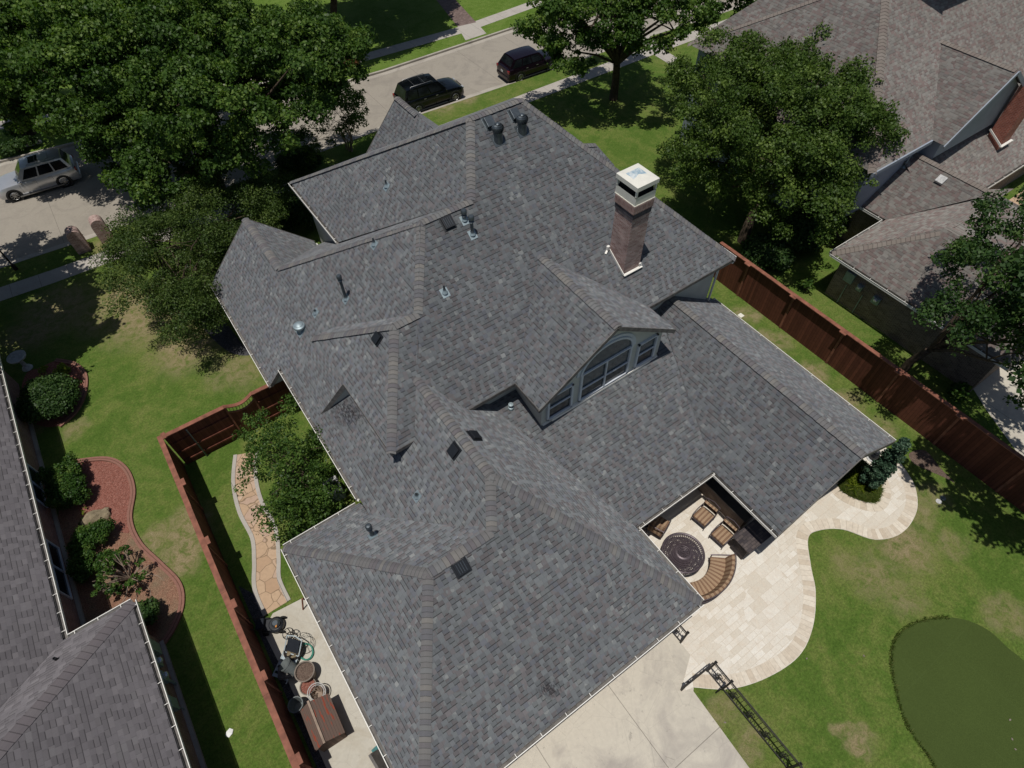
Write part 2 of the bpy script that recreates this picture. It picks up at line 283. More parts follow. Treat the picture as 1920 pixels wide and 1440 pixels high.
M['orange'] = plain('orange_plastic', (.5, .20, .03), .5, .4); M['paper'] = plain('white_paper', (.85, .85, .83), .8, .2, 0, .05)
M['flood'] = plain('white_lamp_housing', (.85, .85, .85), .4, .5, 0, .03); M['gravel'] = mulch_mat('dark_gravel', (.03, .03, .035), (.07, .07, .075), (.14, .14, .15))
# ------------------------------------------------------------------ object helpers
def tag(o, label=None, cat=None, group=None, kind=None):
    for k, v in (('label', label), ('category', cat), ('group', group), ('kind', kind)):
        if v: o[k] = v
    return o
def thing(name, label, cat, loc=(0, 0, 0), rz=0.0, group=None):
    o = bpy.data.objects.new(name, None); COL.objects.link(o); o.location = loc; o.rotation_euler = (0, 0, rz); o.empty_display_size = .2
    return tag(o, label, cat, group)
def link(name, me, mat, parent=None):
    o = bpy.data.objects.new(name, me); COL.objects.link(o)
    if mat is not None and not me.materials: me.materials.append(mat)
    if parent: o.parent = parent
    return o
class MB:
    """collects faces (verts, uv) and builds one mesh"""
    def __init__(s): s.v = []; s.f = []; s.uv = []; s.mi = []; s.cur = 0
    def face(s, pts, uvs=None):
        i = len(s.v); s.v += [tuple(p) for p in pts]; s.f.append(list(range(i, i + len(pts))))
        if uvs is None:
            P = [Vector(p) for p in pts]; nrm = Vector((0, 0, 0))
            for k in range(len(P)): nrm += P[k].cross(P[(k + 1) % len(P)])
            a = abs(nrm.x), abs(nrm.y), abs(nrm.z)
            if a[2] > max(a[0], a[1]) * 1.5: uvs = [(p.x, p.y) for p in P]
            elif a[0] > a[1]: uvs = [(p.y, p.z) for p in P]
            else: uvs = [(p.x, p.z) for p in P]
        s.uv += list(uvs); s.mi.append(s.cur); return s
    def box(s, c, d, rz=0.0, ax=None):
        c = Vector(c); hx, hy, hz = d[0] / 2, d[1] / 2, d[2] / 2; R = ax if ax is not None else Matrix.Rotation(rz, 3, 'Z')
        P = [c + R @ Vector((x * hx, y * hy, z * hz)) for x in (-1, 1) for y in (-1, 1) for z in (-1, 1)]
        for q in ((0, 1, 3, 2), (4, 6, 7, 5), (0, 4, 5, 1), (2, 3, 7, 6), (0, 2, 6, 4), (1, 5, 7, 3)):
            w_ = [P[k] for k in q]; L1 = (w_[1] - w_[0]).length; L2 = (w_[2] - w_[1]).length
            s.face(w_, [(0, 0), (L1, 0), (L1, L2), (0, L2)] if False else None)
        return s
    def bar(s, a, b, w_, h=None, up=(0, 0, 1)):
        a, b = Vector(a), Vector(b); d = b - a; L = d.length
        if L < 1e-6: return s
        x = d / L; u = Vector(up); y = u.cross(x)
        if y.length < 1e-4: y = Vector((1, 0, 0)).cross(x)
        y.normalize(); z = x.cross(y); return s.box((a + b) / 2, (L, w_, h or w_), ax=Matrix((x, y, z)).transposed())
    def tube(s, pts, r, n=8, cap=True):
        pts = [Vector(p) for p in pts]; rs = r if isinstance(r, (list, tuple)) else [r] * len(pts); rings = []
        base = len(s.v)
        for i, p in enumerate(pts):
            d = (pts[min(i + 1, len(pts) - 1)] - pts[max(i - 1, 0)]).normalized(); a = Vector((0, 0, 1)) if abs(d.z) < .9 else Vector((1, 0, 0))
            x = d.cross(a).normalized(); y = d.cross(x)
            rings.append([p + (x * math.cos(t) + y * math.sin(t)) * rs[i] for t in [2 * math.pi * k / n for k in range(n)]])
        for i in range(len(pts) - 1):
            for k in range(n):
                s.face([rings[i][k], rings[i][(k + 1) % n], rings[i + 1][(k + 1) % n], rings[i + 1][k]])
        if cap: s.face(rings[0][::-1]); s.face(rings[-1])
        return s
    def lathe(s, c, prof, n=24, ax=None):
        c = Vector(c); R = ax or Matrix.Identity(3); rings = [[c + R @ Vector((r * math.cos(2 * math.pi * k / n), r * math.sin(2 * math.pi * k / n), z)) for k in range(n)] for r, z in prof]
        for i in range(len(prof) - 1):
            for k in range(n):
                q = [rings[i][k], rings[i][(k + 1) % n], rings[i + 1][(k + 1) % n], rings[i + 1][k]]
                s.face(q)
        return s
    def torus(s, c, R_, r, n=28, m=8, ax=None, a0=0, a1=2 * math.pi):
        c = Vector(c); X = ax or Matrix.Identity(3); pts = []
        return s.tube([c + X @ Vector((R_ * math.cos(a0 + (a1 - a0) * k / n), R_ * math.sin(a0 + (a1 - a0) * k / n), 0)) for k in range(n + 1)], r, m, cap=abs(a1 - a0) < 6.2)
    def disc(s, c, r, n=24):
        s.face([(c[0] + r * math.cos(2 * math.pi * k / n), c[1] + r * math.sin(2 * math.pi * k / n), c[2]) for k in range(n)]); return s
    def build(s, name, mat, parent=None, smooth=False, mats=None, weld=True, bevel=0):
        me = bpy.data.meshes.new(name); me.from_pydata([tuple(v) for v in s.v], [], s.f); uvl = me.uv_layers.new(name='UVMap')
        uvl.data.foreach_set('uv', np.array(s.uv, dtype=np.float32).ravel())
        for mm in (mats or [mat]): me.materials.append(mm)
        if mats: me.polygons.foreach_set('material_index', s.mi)
        if weld:
            bm = bmesh.new(); bm.from_mesh(me); bmesh.ops.remove_doubles(bm, verts=bm.verts, dist=1e-4)
            bmesh.ops.recalc_face_normals(bm, faces=bm.faces)
            if smooth:
                for e in bm.edges:
                    if len(e.link_faces) == 2 and e.calc_face_angle(0) > rad(40): e.smooth = False
                for f in bm.faces: f.smooth = True
            bm.to_mesh(me); bm.free()
        o = bpy.data.objects.new(name, me); COL.objects.link(o)
        if parent: o.parent = parent
        if bevel:
            b = o.modifiers.new('bevel', 'BEVEL'); b.width = bevel; b.segments = 2; b.limit_method = 'ANGLE'
        return o
def copy_tree(o, loc=None, rz=None, label=None, parent=None):
    c = o.copy(); COL.objects.link(c)
    if parent: c.parent = parent
    if loc is not None: c.location = loc
    if rz is not None: c.rotation_euler = (0, 0, rz)
    if label: c['label'] = label
    for ch in list(o.children): copy_tree(ch, parent=c)
    return c
def sm(pts, n=6, closed=False):
    """Catmull-Rom through points (2D/3D)"""
    P = [Vector(p) for p in pts]; N = len(P); out = []
    rng = range(N) if closed else range(N - 1)
    for i in rng:
        p0, p1, p2, p3 = (P[(i - 1) % N], P[i], P[(i + 1) % N], P[(i + 2) % N]) if closed else (P[max(i - 1, 0)], P[i], P[i + 1], P[min(i + 2, N - 1)])
        for k in range(n):
            t = k / n; out.append(.5 * ((2 * p1) + (p2 - p0) * t + (2 * p0 - 5 * p1 + 4 * p2 - p3) * t * t + (3 * p1 - p0 - 3 * p2 + p3) * t ** 3))
    if not closed: out.append(P[-1])
    return out
def sheet(name, pts, z, mat, kind='structure', parent=None, skirt=0.0):
    """flat polygon (any outline) at height z, with an optional skirt going down"""
    bm = bmesh.new(); vs = [bm.verts.new((p[0], p[1], z)) for p in pts]; f = bm.faces.new(vs)
    if f.normal.z < 0 or sum((pts[i][0] * pts[(i + 1) % len(pts)][1] - pts[(i + 1) % len(pts)][0] * pts[i][1]) for i in range(len(pts))) < 0: f.normal_flip()
    if skirt:
        lo = [bm.verts.new((p[0], p[1], z - skirt)) for p in pts]
        for i in range(len(vs)): j = (i + 1) % len(vs); bm.faces.new((vs[i], vs[j], lo[j], lo[i]))
    from mathutils.geometry import tessellate_polygon
    bmesh.ops.delete(bm, geom=[f], context='FACES_ONLY')
    for tr in tessellate_polygon([[Vector((p[0], p[1], 0)) for p in pts]]):
        try:
            nf = bm.faces.new([vs[i] for i in tr]); nf.normal_update()
            if nf.normal.z < 0: nf.normal_flip()
        except ValueError: pass
    uvl = bm.loops.layers.uv.new('UVMap')
    for ff in bm.faces:
        for l in ff.loops: l[uvl].uv = (l.vert.co.x, l.vert.co.y)
    me = bpy.data.meshes.new(name); bm.to_mesh(me); bm.free(); o = link(name, me, mat, parent)
    if kind: o['kind'] = kind
    return o
def ribbon(name, path, w0, w1, z, mat, kind='structure', h=0.0, parent=None):
    """strip between offsets w0 and w1 to the left of a path; u runs along it"""
    P = [Vector((p[0], p[1], 0)) for p in path]; mb = MB(); L = 0; prev = None; lastu = 0
    for i, p in enumerate(P):
        d = (P[min(i + 1, len(P) - 1)] - P[max(i - 1, 0)]).normalized(); nrm = Vector((-d.y, d.x, 0)); cur = (p + nrm * w0, p + nrm * w1)
        if prev:
            L2 = L + (p - P[i - 1]).length
            q = [(*prev[0][:2], z), (*cur[0][:2], z), (*cur[1][:2], z), (*prev[1][:2], z)]
            mb.face(q, [(L, 0), (L2, 0), (L2, 1), (L, 1)])
            if h:
                for a, b in ((prev[0], cur[0]), (cur[1], prev[1])): mb.face([(a.x, a.y, z), (b.x, b.y, z), (b.x, b.y, z - h), (a.x, a.y, z - h)], [(L, 0), (L2, 0), (L2, h), (L, h)])
            L = L2
        prev = cur
    if h:
        for c_ in (0, -1):
            p = P[c_]; d = (P[1] - P[0]).normalized() if c_ == 0 else (P[-1] - P[-2]).normalized(); nrm = Vector((-d.y, d.x, 0)); a, b = p + nrm * w0, p + nrm * w1
            mb.face([(a.x, a.y, z), (b.x, b.y, z), (b.x, b.y, z - h), (a.x, a.y, z - h)])
    o = mb.build(name, mat, parent)
    if kind: o['kind'] = kind
    return o
def P2(lst, z=0.0): return [A(x, y, z) for x, y in lst]
# ------------------------------------------------------------------ foliage
DENS = 2.5
def leaves(name, blobs, n, size, mat, parent=None, up=.35, shell=(.55, 1.05), seed=1, flat=1.0, droop=0.0):
    """blobs: list of (x,y,z,rx,ry,rz); n leaves per blob (scaled by area); every leaf a small bent quad"""
    r = np.random.default_rng(seed); B = np.array(blobs, float); area = (B[:, 3] * B[:, 4] + B[:, 3] * B[:, 5] + B[:, 4] * B[:, 5]) / 3
    cnt = np.maximum(3, (n * DENS * area).astype(int)); idx = np.repeat(np.arange(len(B)), cnt); N = len(idx)
    d = r.normal(size=(N, 3)); d[:, 2] += up; d /= np.linalg.norm(d, axis=1)[:, None]
    rr = shell[0] + (shell[1] - shell[0]) * r.random(N) ** .6
    p = B[idx, :3] + d * B[idx, 3:6] * rr[:, None] + r.normal(size=(N, 3)) * B[idx, 3:4] * .17
    nr = d * .6 + r.normal(size=(N, 3)) * .6; nr[:, 2] += .35; nr /= np.linalg.norm(nr, axis=1)[:, None]
    t = np.cross(nr, r.normal(size=(N, 3))); t /= np.linalg.norm(t, axis=1)[:, None]; t[:, 2] -= droop; b = np.cross(nr, t)
    s = size * (.6 + .8 * r.random(N))[:, None]; wd = s * .38
    V = np.stack([p - t * s * .5, p - b * wd + nr * s * .08, p + t * s * .5 - nr * s * .12, p + b * wd + nr * s * .08], 1).reshape(-1, 3)
    me = bpy.data.meshes.new(name); me.vertices.add(4 * N); me.vertices.foreach_set('co', V.astype(np.float32).ravel())
    me.loops.add(4 * N); me.loops.foreach_set('vertex_index', np.arange(4 * N, dtype=np.int32))
    me.polygons.add(N); me.polygons.foreach_set('loop_start', np.arange(0, 4 * N, 4, dtype=np.int32)); me.polygons.foreach_set('loop_total', np.full(N, 4, dtype=np.int32))
    tone = np.clip(r.random(len(B))[idx] * .6 + r.random(N) * .6 - .12, 0, 1); uv = np.zeros((N, 4, 2), np.float32); uv[:, :, 0] = tone[:, None]
    me.uv_layers.new(name='UVMap').data.foreach_set('uv', uv.ravel()); me.update(calc_edges=True)
    return link(name, me, mat, parent)
def crown_blobs(env, k, rb, seed=1, inner=.45, zb=.25, jit=.5):
    """scatter sub-clumps through the outer part of the crown envelopes"""
    r = np.random.default_rng(seed); out = []; rb = rb * .80
    for (cx, cy, cz, rx, ry, rz) in env:
        m = max(3, int(k * 2.3 * (rx * ry + rx * rz + ry * rz) / 3))
        for i in range(m):
            d = r.normal(size=3); d[2] = d[2] + zb; d /= np.linalg.norm(d); q = inner + (1.12 - inner) * r.random() ** .6
            gx_, gy_, gz_ = cx + d[0] * rx * q + cx * .3, cy + d[1] * ry * q, cz + d[2] * rz * q; w_ = 2.2 / max(1.0, (rx * ry) ** .5 * .55)
            if math.sin(gx_ * w_ + 1.3 * math.sin(gy_ * w_ * .7) + seed) * math.sin(gy_ * w_ * 1.1 + seed * 2) + .5 * math.sin(gz_ * w_ * 1.5 + gx_) < -.38 and rx > 1.3: continue
            s = rb * (1 - jit + 2 * jit * r.random())
            out.append((cx + d[0] * rx * q, cy + d[1] * ry * q, cz + d[2] * rz * q, s * r.uniform(.75, 1.35), s * r.uniform(.75, 1.35), s * r.uniform(.45, .75)))
    return out
def tree(name, label, base, env, k, rb, n, size, mat, trunk_r=.22, limbs=9, seed=1, group=None, bark='bark', up=.35, inner=.45, fork=.35, spread=.8, loc=None, shell=(.55, 1.05), stems=1):
    t = thing(name, label, 'tree', (base[0], base[1], base[2] if len(base) > 2 else 0), group=group); bx_, by_ = base[0], base[1]; bz = base[2] if len(base) > 2 else 0
    rel = [(e[0] - bx_, e[1] - by_, e[2] - bz, e[3], e[4], e[5]) for e in env]; blobs = crown_blobs(rel, k, rb, seed, inner)
    leaves('crown', blobs, n, size, mat, t, up=up, seed=seed, shell=shell)
    mb = MB(); r = random.Random(seed); cz = sum(e[2] for e in rel) / len(rel); cx = sum(e[0] for e in rel) / len(rel); cy = sum(e[1] for e in rel) / len(rel)
    fk = cz * fork
    for s_ in range(stems):
        ox, oy = (0, 0) if stems == 1 else (r.uniform(-.35, .35), r.uniform(-.35, .35))
        mid = Vector((cx * .25 + ox * 2, cy * .25 + oy * 2, fk)); mb.tube([(ox, oy, -.05), (ox * 1.2 + .02, oy, fk * .5), mid], [trunk_r * 1.25, trunk_r, trunk_r * .9], 9)
        for i in range(limbs // stems + 1):
            b = r.choice(blobs); e = Vector((b[0] * spread + cx * (1 - spread), b[1] * spread + cy * (1 - spread), b[2])); c1 = mid.lerp(e, .35) + Vector((r.uniform(-.3, .3), r.uniform(-.3, .3), .35)); c2 = mid.lerp(e, .7) + Vector((r.uniform(-.3, .3), r.uniform(-.3, .3), .1))
            q = trunk_r * r.uniform(.35, .6); mb.tube([mid, c1, c2, e], [q, q * .75, q * .5, q * .2], 6)
            for _ in range(2):
                b2 = Vector(r.choice(blobs)[:3]); dd = (b2 - c2); dd = dd.normalized() * min(dd.length, 2.2); mb.tube([c2, c2 + dd * .5 + Vector((0, 0, .15)), c2 + dd], [q * .4, q * .28, q * .12], 5)
    mb.build('trunk', M[bark], t, smooth=True); return t
def bush(name, label, c, r, n, size, mat, cat='bush', seed=1, boxy=False, k=5, group=None, stems=True):
    """c centre on the ground (x,y), r=(rx,ry,height)"""
    kz = (CH - r[2] * .62) / CH; t = thing(name, label, cat, (c[0] * kz, c[1] * kz, 0), group=group); rr = np.random.default_rng(seed); bl = []
    m = max(7, int(k * r[0] * r[1] * 11))
    for i in range(m):
        if boxy: x, y = rr.uniform(-.82, .82, 2); z = r[2] * rr.choice([.75, .78, .45, .5]);
        else:
            a = rr.random() * 6.283; q = rr.random() ** .5 * .8; x, y = q * math.cos(a), q * math.sin(a); z = r[2] * (.25 + .52 * math.sqrt(max(0, 1 - q * q)) * rr.uniform(.75, 1.1))
        s = min(r[0], r[1]) * rr.uniform(.22, .36); bl.append((x * r[0], y * r[1], z, s, s, min(s, r[2] * .25)))
    leaves('foliage', bl, n * 2.6, size, mat, t, up=.5, seed=seed)
    if stems:
        mb = MB()
        for i in range(5):
            a = i * 1.3 + seed; mb.tube([(0.06 * math.cos(a), .06 * math.sin(a), -.02), (r[0] * .3 * math.cos(a), r[1] * .3 * math.sin(a), r[2] * .6)], [.025, .012], 5)
        mb.build('stem', M['bark'], t)
    return t
# ------------------------------------------------------------------ ground
def lawn_material():
    g = grass_mat('lawn_grass_worn_in_places', 1.0, .42); m = g; t = m.t
    # worn, straw coloured patches that stay where the turf is thin
    v = m.coord(); nz = m.noise(v, 2.6, 7, .75, .6); wv = m.n('VectorMath', operation='SCALE'); nn = m.n('TexNoise'); m.l(v, nn.inputs[0]); nn.inputs['Scale'].default_value = .9; nn.inputs['Detail'].default_value = 4
    m.l(nn.outputs[1], wv.inputs[0]); wv.inputs['Scale'].default_value = 1.6; ad = m.n('VectorMath', operation='ADD'); m.l(v, ad.inputs[0]); m.l(wv.outputs[0], ad.inputs[1])
    tot = None
    for (px, py, r, a) in [(270, 590, 2.5, 1), (350, 650, 2.0, 1), (440, 690, 1.6, .7), (225, 560, 1.8, 1), (180, 600, 1.5, .8), (140, 805, .7, .7), (355, 990, 1.1, 1), (340, 1040, 1.0, 1), (300, 1010, .8, .9), (1700, 1030, 1.2, .9), (1640, 1080, 1.1, .7), (1720, 960, .8, .7), (1690, 1120, .9, .6), (1590, 1060, .7, .5),
                           (1400, 590, .7, .8), (1450, 640, .8, .8), (1520, 700, .8, .9), (1590, 755, .8, .9), (1650, 800, .7, .7), (1360, 1340, .6, .6), (1410, 1400, .6, .7), (1880, 1150, .9, .6), (870, 185, 1.0, .9), (830, 205, .9, .8), (210, 465, 1.2, .8), (60, 800, .8, .8), (110, 580, 2.2, .9), (60, 620, 1.6, .9), (1585, 1370, .35, .9), (1615, 1395, .45, 1), (1750, 930, .7, .6), (1780, 1020, .7, .6)]:
        p = A(px, py); dn = m.n('VectorMath', operation='DISTANCE'); m.l(ad.outputs[0], dn.inputs[0]); dn.inputs[1].default_value = (p.x + .8, p.y + .8, .8)
        f = m.n('MapRange', interpolation_type='SMOOTHSTEP'); m.l(dn.outputs[1], f.inputs[0]); f.inputs[1].default_value = r * 1.3; f.inputs[2].default_value = r * .35; f.inputs[3].default_value = 0; f.inputs[4].default_value = a
        tot = f.outputs[0] if tot is None else m.math('MAXIMUM', tot, f.outputs[0])
    src = m.b.inputs['Base Color'].links[0].from_socket; n3 = m.noise(v, 24, 3, .7)
    dryc = m.mix(1.0, m.ramp(nz, [(.35, (.18, .165, .065)), (.6, (.27, .22, .125)), (.8, (.33, .265, .17))]), m.ramp(n3, [(.3, .65), (.7, 1.35)]), 'MULTIPLY')
    k = m.math('MULTIPLY', tot, m.ramp(nz, [(.34, .15), (.52, 1.0)])); m.col(m.mix(k, src, dryc)); return m.m
M['lawn'] = lawn_material()
B = 160
def ext(P, a, b):
    d0 = (P[0] - P[1]).normalized() * a; d1 = (P[-1] - P[-2]).normalized() * b; return [P[0] + d0] + P + [P[-1] + d1]
nearK = ext(P2([(0, 503), (175, 445), (793, 213), (997, 144), (1200, 74), (1340, 30)]), 120, 120)
farK = ext(P2([(0, 300), (390, 205), (627, 157), (717, 131), (908, 68), (950, 54)]), 120, 120)
nearK = [Vector((-130, nearK[1].y - 1, 0))] + nearK[1:-1] + [Vector((150, nearK[-2].y - 2, 0))]
farK = [Vector((-130, 53.5, 0))] + farK[1:-1] + [Vector((150, farK[-2].y - 2, 0))]
sheet('ground', [(-400, -400), (400, -400), (400, 400), (-400, 400)], -.30, M['grass'])
sheet('street', [(p.x, p.y - .3) for p in nearK] + [(p.x, p.y + .3) for p in reversed(farK)], -.14, M['road'])
sheet('lawn', [(p.x, p.y) for p in nearK] + [(150, -B), (-130, -B)], 0.0, M['lawn'], skirt=.25)
sheet('far_lawn', [(p.x, p.y) for p in reversed(farK)] + [(-130, B), (150, B)], 0.0, M['grass_lush'], skirt=.25)
ribbon('kerb', nearK, -.02, .17, .012, M['kerb'], h=.2)
ribbon('kerb', [p for p in reversed(farK)], -.02, .17, .012, M['kerb'], h=.2)
ribbon('gutter_pan', nearK, .17, .62, -.134, M['kerb']); ribbon('gutter_pan', [p for p in reversed(farK)], .17, .62, -.134, M['kerb'])
nw = P2([(0, 552), (100, 518), (185, 487)]) + P2([(982, 186), (1227, 93), (1372, 41)]); nw = ext(nw, 100, 100)
ribbon('sidewalk', nw, -.62, .62, .008, M['walk'])
fw = ext(P2([(0, 235), (300, 190), (649, 117), (672, 111), (865, 56), (891, 47), (980, 15)]), 100, 100); ribbon('sidewalk', fw, -.62, .62, .008, M['walk'])
def walkway(name, pts, z, mat): return sheet(name, [(p.x, p.y) for p in P2(pts)], z, mat)
walkway('walkway', [(1197, 73), (1216, 66), (1243, 92), (1300, 128), (1290, 142), (1228, 104)], .013, M['walk'])
walkway('walkway', [(873, 76), (912, 63), (893, 42), (858, 50)], .013, M['walk'])
M['pavers'] = brick_mat('brick_paving', (.13, .09, .08), (.22, .16, .14), (.16, .13, .12), .2, .1)
walkway('brick_walk', [(858, 50), (893, 42), (845, -10), (810, -10)], .013, M['pavers'])
sheet('front_walk', [(9.0, 37.2), (10.4, 37.2), (11.6, 31.0), (13.4, 29.6), (13.0, 28.0), (10.6, 28.0), (10.2, 31.0)], .013, M['walk'])
# rear driveway, side slab, patio, paths
drv = [(9.1, 1.9), (8.95, 2.6)]
dr = P2([(1300, 1296), (1405, 1440)]); drx = dr[0].x
sheet('driveway', [(-2.3, 2.45), (8.6, 2.45), (8.6, 1.2), (dr[0].x, dr[0].y), (dr[1].x, dr[1].y), (dr[1].x + .3, -14), (-2.3, -14)], .010, M['drive'])
sl_ = P2([(575, 1118), (512, 1150), (500, 1178)])
sheet('side_slab', [(-1.55, 12.2), (-1.6, 11.0), (sl_[0].x, sl_[0].y), (sl_[1].x, sl_[1].y), (sl_[2].x - .15, sl_[2].y), (-4.1, 9), (-4.05, -14), (-2.3, -14), (-2.3, 2.45), (-1.5, 2.45)], .014, M['slab'])
pat = sm(P2([(1300, 1289), (1370, 1292), (1440, 1270), (1498, 1230), (1524, 1175), (1529, 1110), (1520, 1060), (1515, 1010), (1535, 995), (1580, 993), (1640, 1012), (1690, 1000), (1718, 960), (1716, 915), (1695, 878), (1668, 845), (1640, 830)]), 6)
ctr = [(17.5, 2.6), (17.5, 9.2), (8.6, 9.2), (8.6, 1.5)] 
sheet('patio', [(p.x, p.y) for p in pat] + [(19.3, 3.2), (19.2, 9.5), (8.3, 9.5), (8.3, 1.25)] + [(dr[0].x - .4, .55)], .022, M['trav'], skirt=.05)
edge = [p for p in pat[:-8]]; ribbon('patio_border', edge, .02, .46, .0262, M['trav_edge'])
isl = sm(P2([(1572, 912), (1600, 934), (1640, 942), (1650, 915), (1635, 885), (1615, 868), (1590, 880)]), 6, True)
ribbon('patio_border', [isl[i % len(isl)] for i in range(len(isl) + 1)][:22], -.42, -.02, .0262, M['trav_edge'])
sheet('planting_bed', [(p.x, p.y) for p in isl], .030, M['grass_lush'])
put = sm(P2([(1677, 1200), (1700, 1176), (1745, 1160), (1800, 1160), (1850, 1180), (1890, 1215), (1930, 1250), (1990, 1330), (2020, 1430), (1960, 1520), (1850, 1540), (1780, 1480), (1740, 1420), (1700, 1360), (1680, 1300), (1670, 1240)]), 5, True)
sheet('putting_green', [(p.x, p.y) for p in put], .012, M['turf'])
# flagstone path with pale borders
pc = sm(P2([(462, 850), (459, 900), (470, 950), (495, 1000), (500, 1050), (501, 1095), (520, 1140)]), 8)
ribbon('path', pc, -.47, .47, .012, M['flag'])
ribbon('path_border', pc, .40, .56, .045, M['walk'], h=.05); ribbon('path_border', pc, -.56, -.40, .045, M['walk'], h=.05)
# mulch beds of the left neighbour
b1 = sm(P2([(75, 690), (105, 677), (140, 684), (160, 705), (158, 740), (140, 775), (105, 800), (60, 790), (40, 740), (50, 700)]), 5, True); sheet('mulch_bed', [(p.x, p.y) for p in b1], .010, M['mulch'])
b2 = P2([(135, 868), (200, 862), (235, 880), (250, 920), (244, 975), (262, 1020), (300, 1058), (335, 1095), (340, 1135), (322, 1178), (300, 1215), (260, 1215), (160, 1190), (120, 1080), (110, 960)]); b2s = sm(b2, 5, True)
sheet('mulch_bed', [(p.x, p.y) for p in b2s], .012, M['mulch_w'])
r1_ = sm(P2([(140, 870), (200, 866), (236, 885), (248, 925), (242, 975), (240, 1000), (200, 985), (150, 960), (130, 920)]), 5, True); sheet('mulch_bed', [(p.x, p.y) for p in r1_], .017, M['mulch'])
e2 = sm(P2([(135, 868), (200, 862), (235, 880), (250, 920), (244, 975), (262, 1020), (300, 1058), (335, 1095), (341, 1135), (325, 1178), (300, 1215)]), 7)
ribbon('mulch_edging', e2, -.09, .12, .09, M['edging'], h=.1); ribbon('mulch_edging', e2, .0, .03, .094, M['edging_d'])
e1 = sm(P2([(105, 677), (140, 684), (160, 705), (158, 740), (140, 775), (112, 800)]), 7)
ribbon('mulch_edging', e1, -.09, .12, .09, M['edging'], h=.1); ribbon('mulch_edging', e1, .0, .03, .094, M['edging_d'])
sheet('bare_soil', [(p.x, p.y) for p in sm(P2([(1705, 850), (1735, 845), (1765, 880), (1790, 905), (1770, 895), (1735, 880), (1712, 868)]), 5, True)], .006, M['soil'])
sheet('bare_soil', [(p.x, p.y) for p in sm(P2([(385, 560), (420, 600), (450, 640), (470, 665), (430, 660), (385, 620), (370, 580)]), 5, True)], .006, M['gravel'])
sheet('gravel_strip', [(-4.35, 13.3), (-3.95, 12.6), (-3.95, -14), (-4.35, -14)], .008, M['gravel'])
sheet('neighbour_driveway', [(p.x, p.y) for p in P2([(1755, 610), (1800, 690), (1850, 770), (1930, 880), (2100, 1000), (2200, 640), (1920, 480)])], .010, M['drive'])
sheet('neighbour_patio', [(38.6, 9.0), (46, 9.0), (46, 4.6), (41.5, 4.2), (38.9, 6.0)], .012, M['flag'])
# ------------------------------------------------------------------ roofs, walls, gutters
def facet(mb, pts, kind):
    """roof face; rows of shingles run along the eave, v goes up the slope"""
    P = [Vector(p) for p in pts]; n_ = Vector((0, 0, 0))
    for i in range(len(P)): n_ += P[i].cross(P[(i + 1) % len(P)])
    if n_.z < 0: P = P[::-1]; n_ = -n_
    n_.normalize(); hz = math.hypot(n_.x, n_.y); k = n_.z if hz < 1e-5 else 1
    uv = []
    for p in P:
        if kind in 'WE': u = p.y
        else: u = p.x
        uv.append((u + 50, p.z / max(hz, .05) + 20))
    mb.face(P, uv)
def roof_mesh(name, facets, mat, parent, th=.09):
    mb = MB()
    for pts, k in facets:
        facet(mb, pts, k); Q = [Vector(p) - Vector((0, 0, th)) for p in pts]
    o = mb.build(name, mat, parent, weld=False)
    return o
def caps(name, a, b, mat, parent, w=.34, step=.155, fold=.40):
    """ridge or hip shingles folded over the line a-b, one overlapping piece after the other (b is the lower end)"""
    a, b = Vector(a), Vector(b); d = b - a; L = d.length; x = d / L; side = Vector((-x.y, x.x, 0)).normalized(); nup = x.cross(side); nup = nup if nup.z > 0 else -nup
    mb = MB(); n = int(L / step); drop = w * .5 * fold
    for i in range(n + 1):
        p0 = a + x * (i * step); p1 = a + x * min(L, (i + 1) * step + .02); h0, h1 = .008, .020
        wob = random.uniform(-.008, .008); s = side * (w / 2 + wob)
        T0, T1 = p0 + nup * h0, p1 + nup * h1; seg = (0.37 + i) * 1.0 + random.random() * .01
        vv = []
        for sg in (-1, -.45, 0, .45, 1):
            dz = -drop * (abs(sg) ** 1.35); vv.append((T0 + s * sg + Vector((0, 0, dz)), T1 + s * sg + Vector((0, 0, dz))))
        for q in range(4): mb.face([vv[q][0], vv[q][1], vv[q + 1][1], vv[q + 1][0]], [(0, seg), (1, seg), (1, seg), (0, seg)])
        for q in range(4): mb.face([vv[q][1], vv[q][1] - nup * .012, vv[q + 1][1] - nup * .012, vv[q + 1][1]], [(1, seg)] * 4)
    return mb.build(name, mat, parent, weld=False)
def gutter(a, b, out, parent, z, w_=.115, step=.95, strap=True):
    """open box gutter on the eave a-b; out = unit vector pointing away from the wall"""
    a = Vector((*a, z)); b = Vector((*b, z)); o = Vector((*out, 0)); d = (b - a).normalized()
    g = MB(); up = Vector((0, 0, 1))
    g.bar(a + o * w_ - up * .06, b + o * w_ - up * .06, .014, .13); g.bar(a + o * (w_ + .006) + up * .006, b + o * (w_ + .006) + up * .006, .022, .010)
    n = int((b - a).length / step)
    if strap:
        for i in range(n + 1): p = a + d * (i + .3) * step; (p - a).length < (b - a).length and g.bar(p + up * .008, p + o * w_ + up * .008, .018, .006)
    ob = g.build('gutter', M['white'], parent)
    t_ = MB(); t_.bar(a + o * (w_ / 2 - .005) - up * .115, b + o * (w_ / 2 - .005) - up * .115, w_ - .016, .012); t_.bar(a + o * .004 - up * .07, b + o * .004 - up * .07, .012, .11)
    t_.build('gutter_trough', M['gut_in'], ob); return ob
def wallbox(mb, x0, x1, y0, y1, z0, z1, cut=None):
    for (a, b) in (((x0, y0), (x1, y0)), ((x1, y0), (x1, y1)), ((x1, y1), (x0, y1)), ((x0, y1), (x0, y0))):
        mb.face([(a[0], a[1], z0), (b[0], b[1], z0), (b[0], b[1], z1), (a[0], a[1], z1)])
    return mb
def soffit(mb, pts, z):
    mb.face([(x, y, z) for x, y in pts])
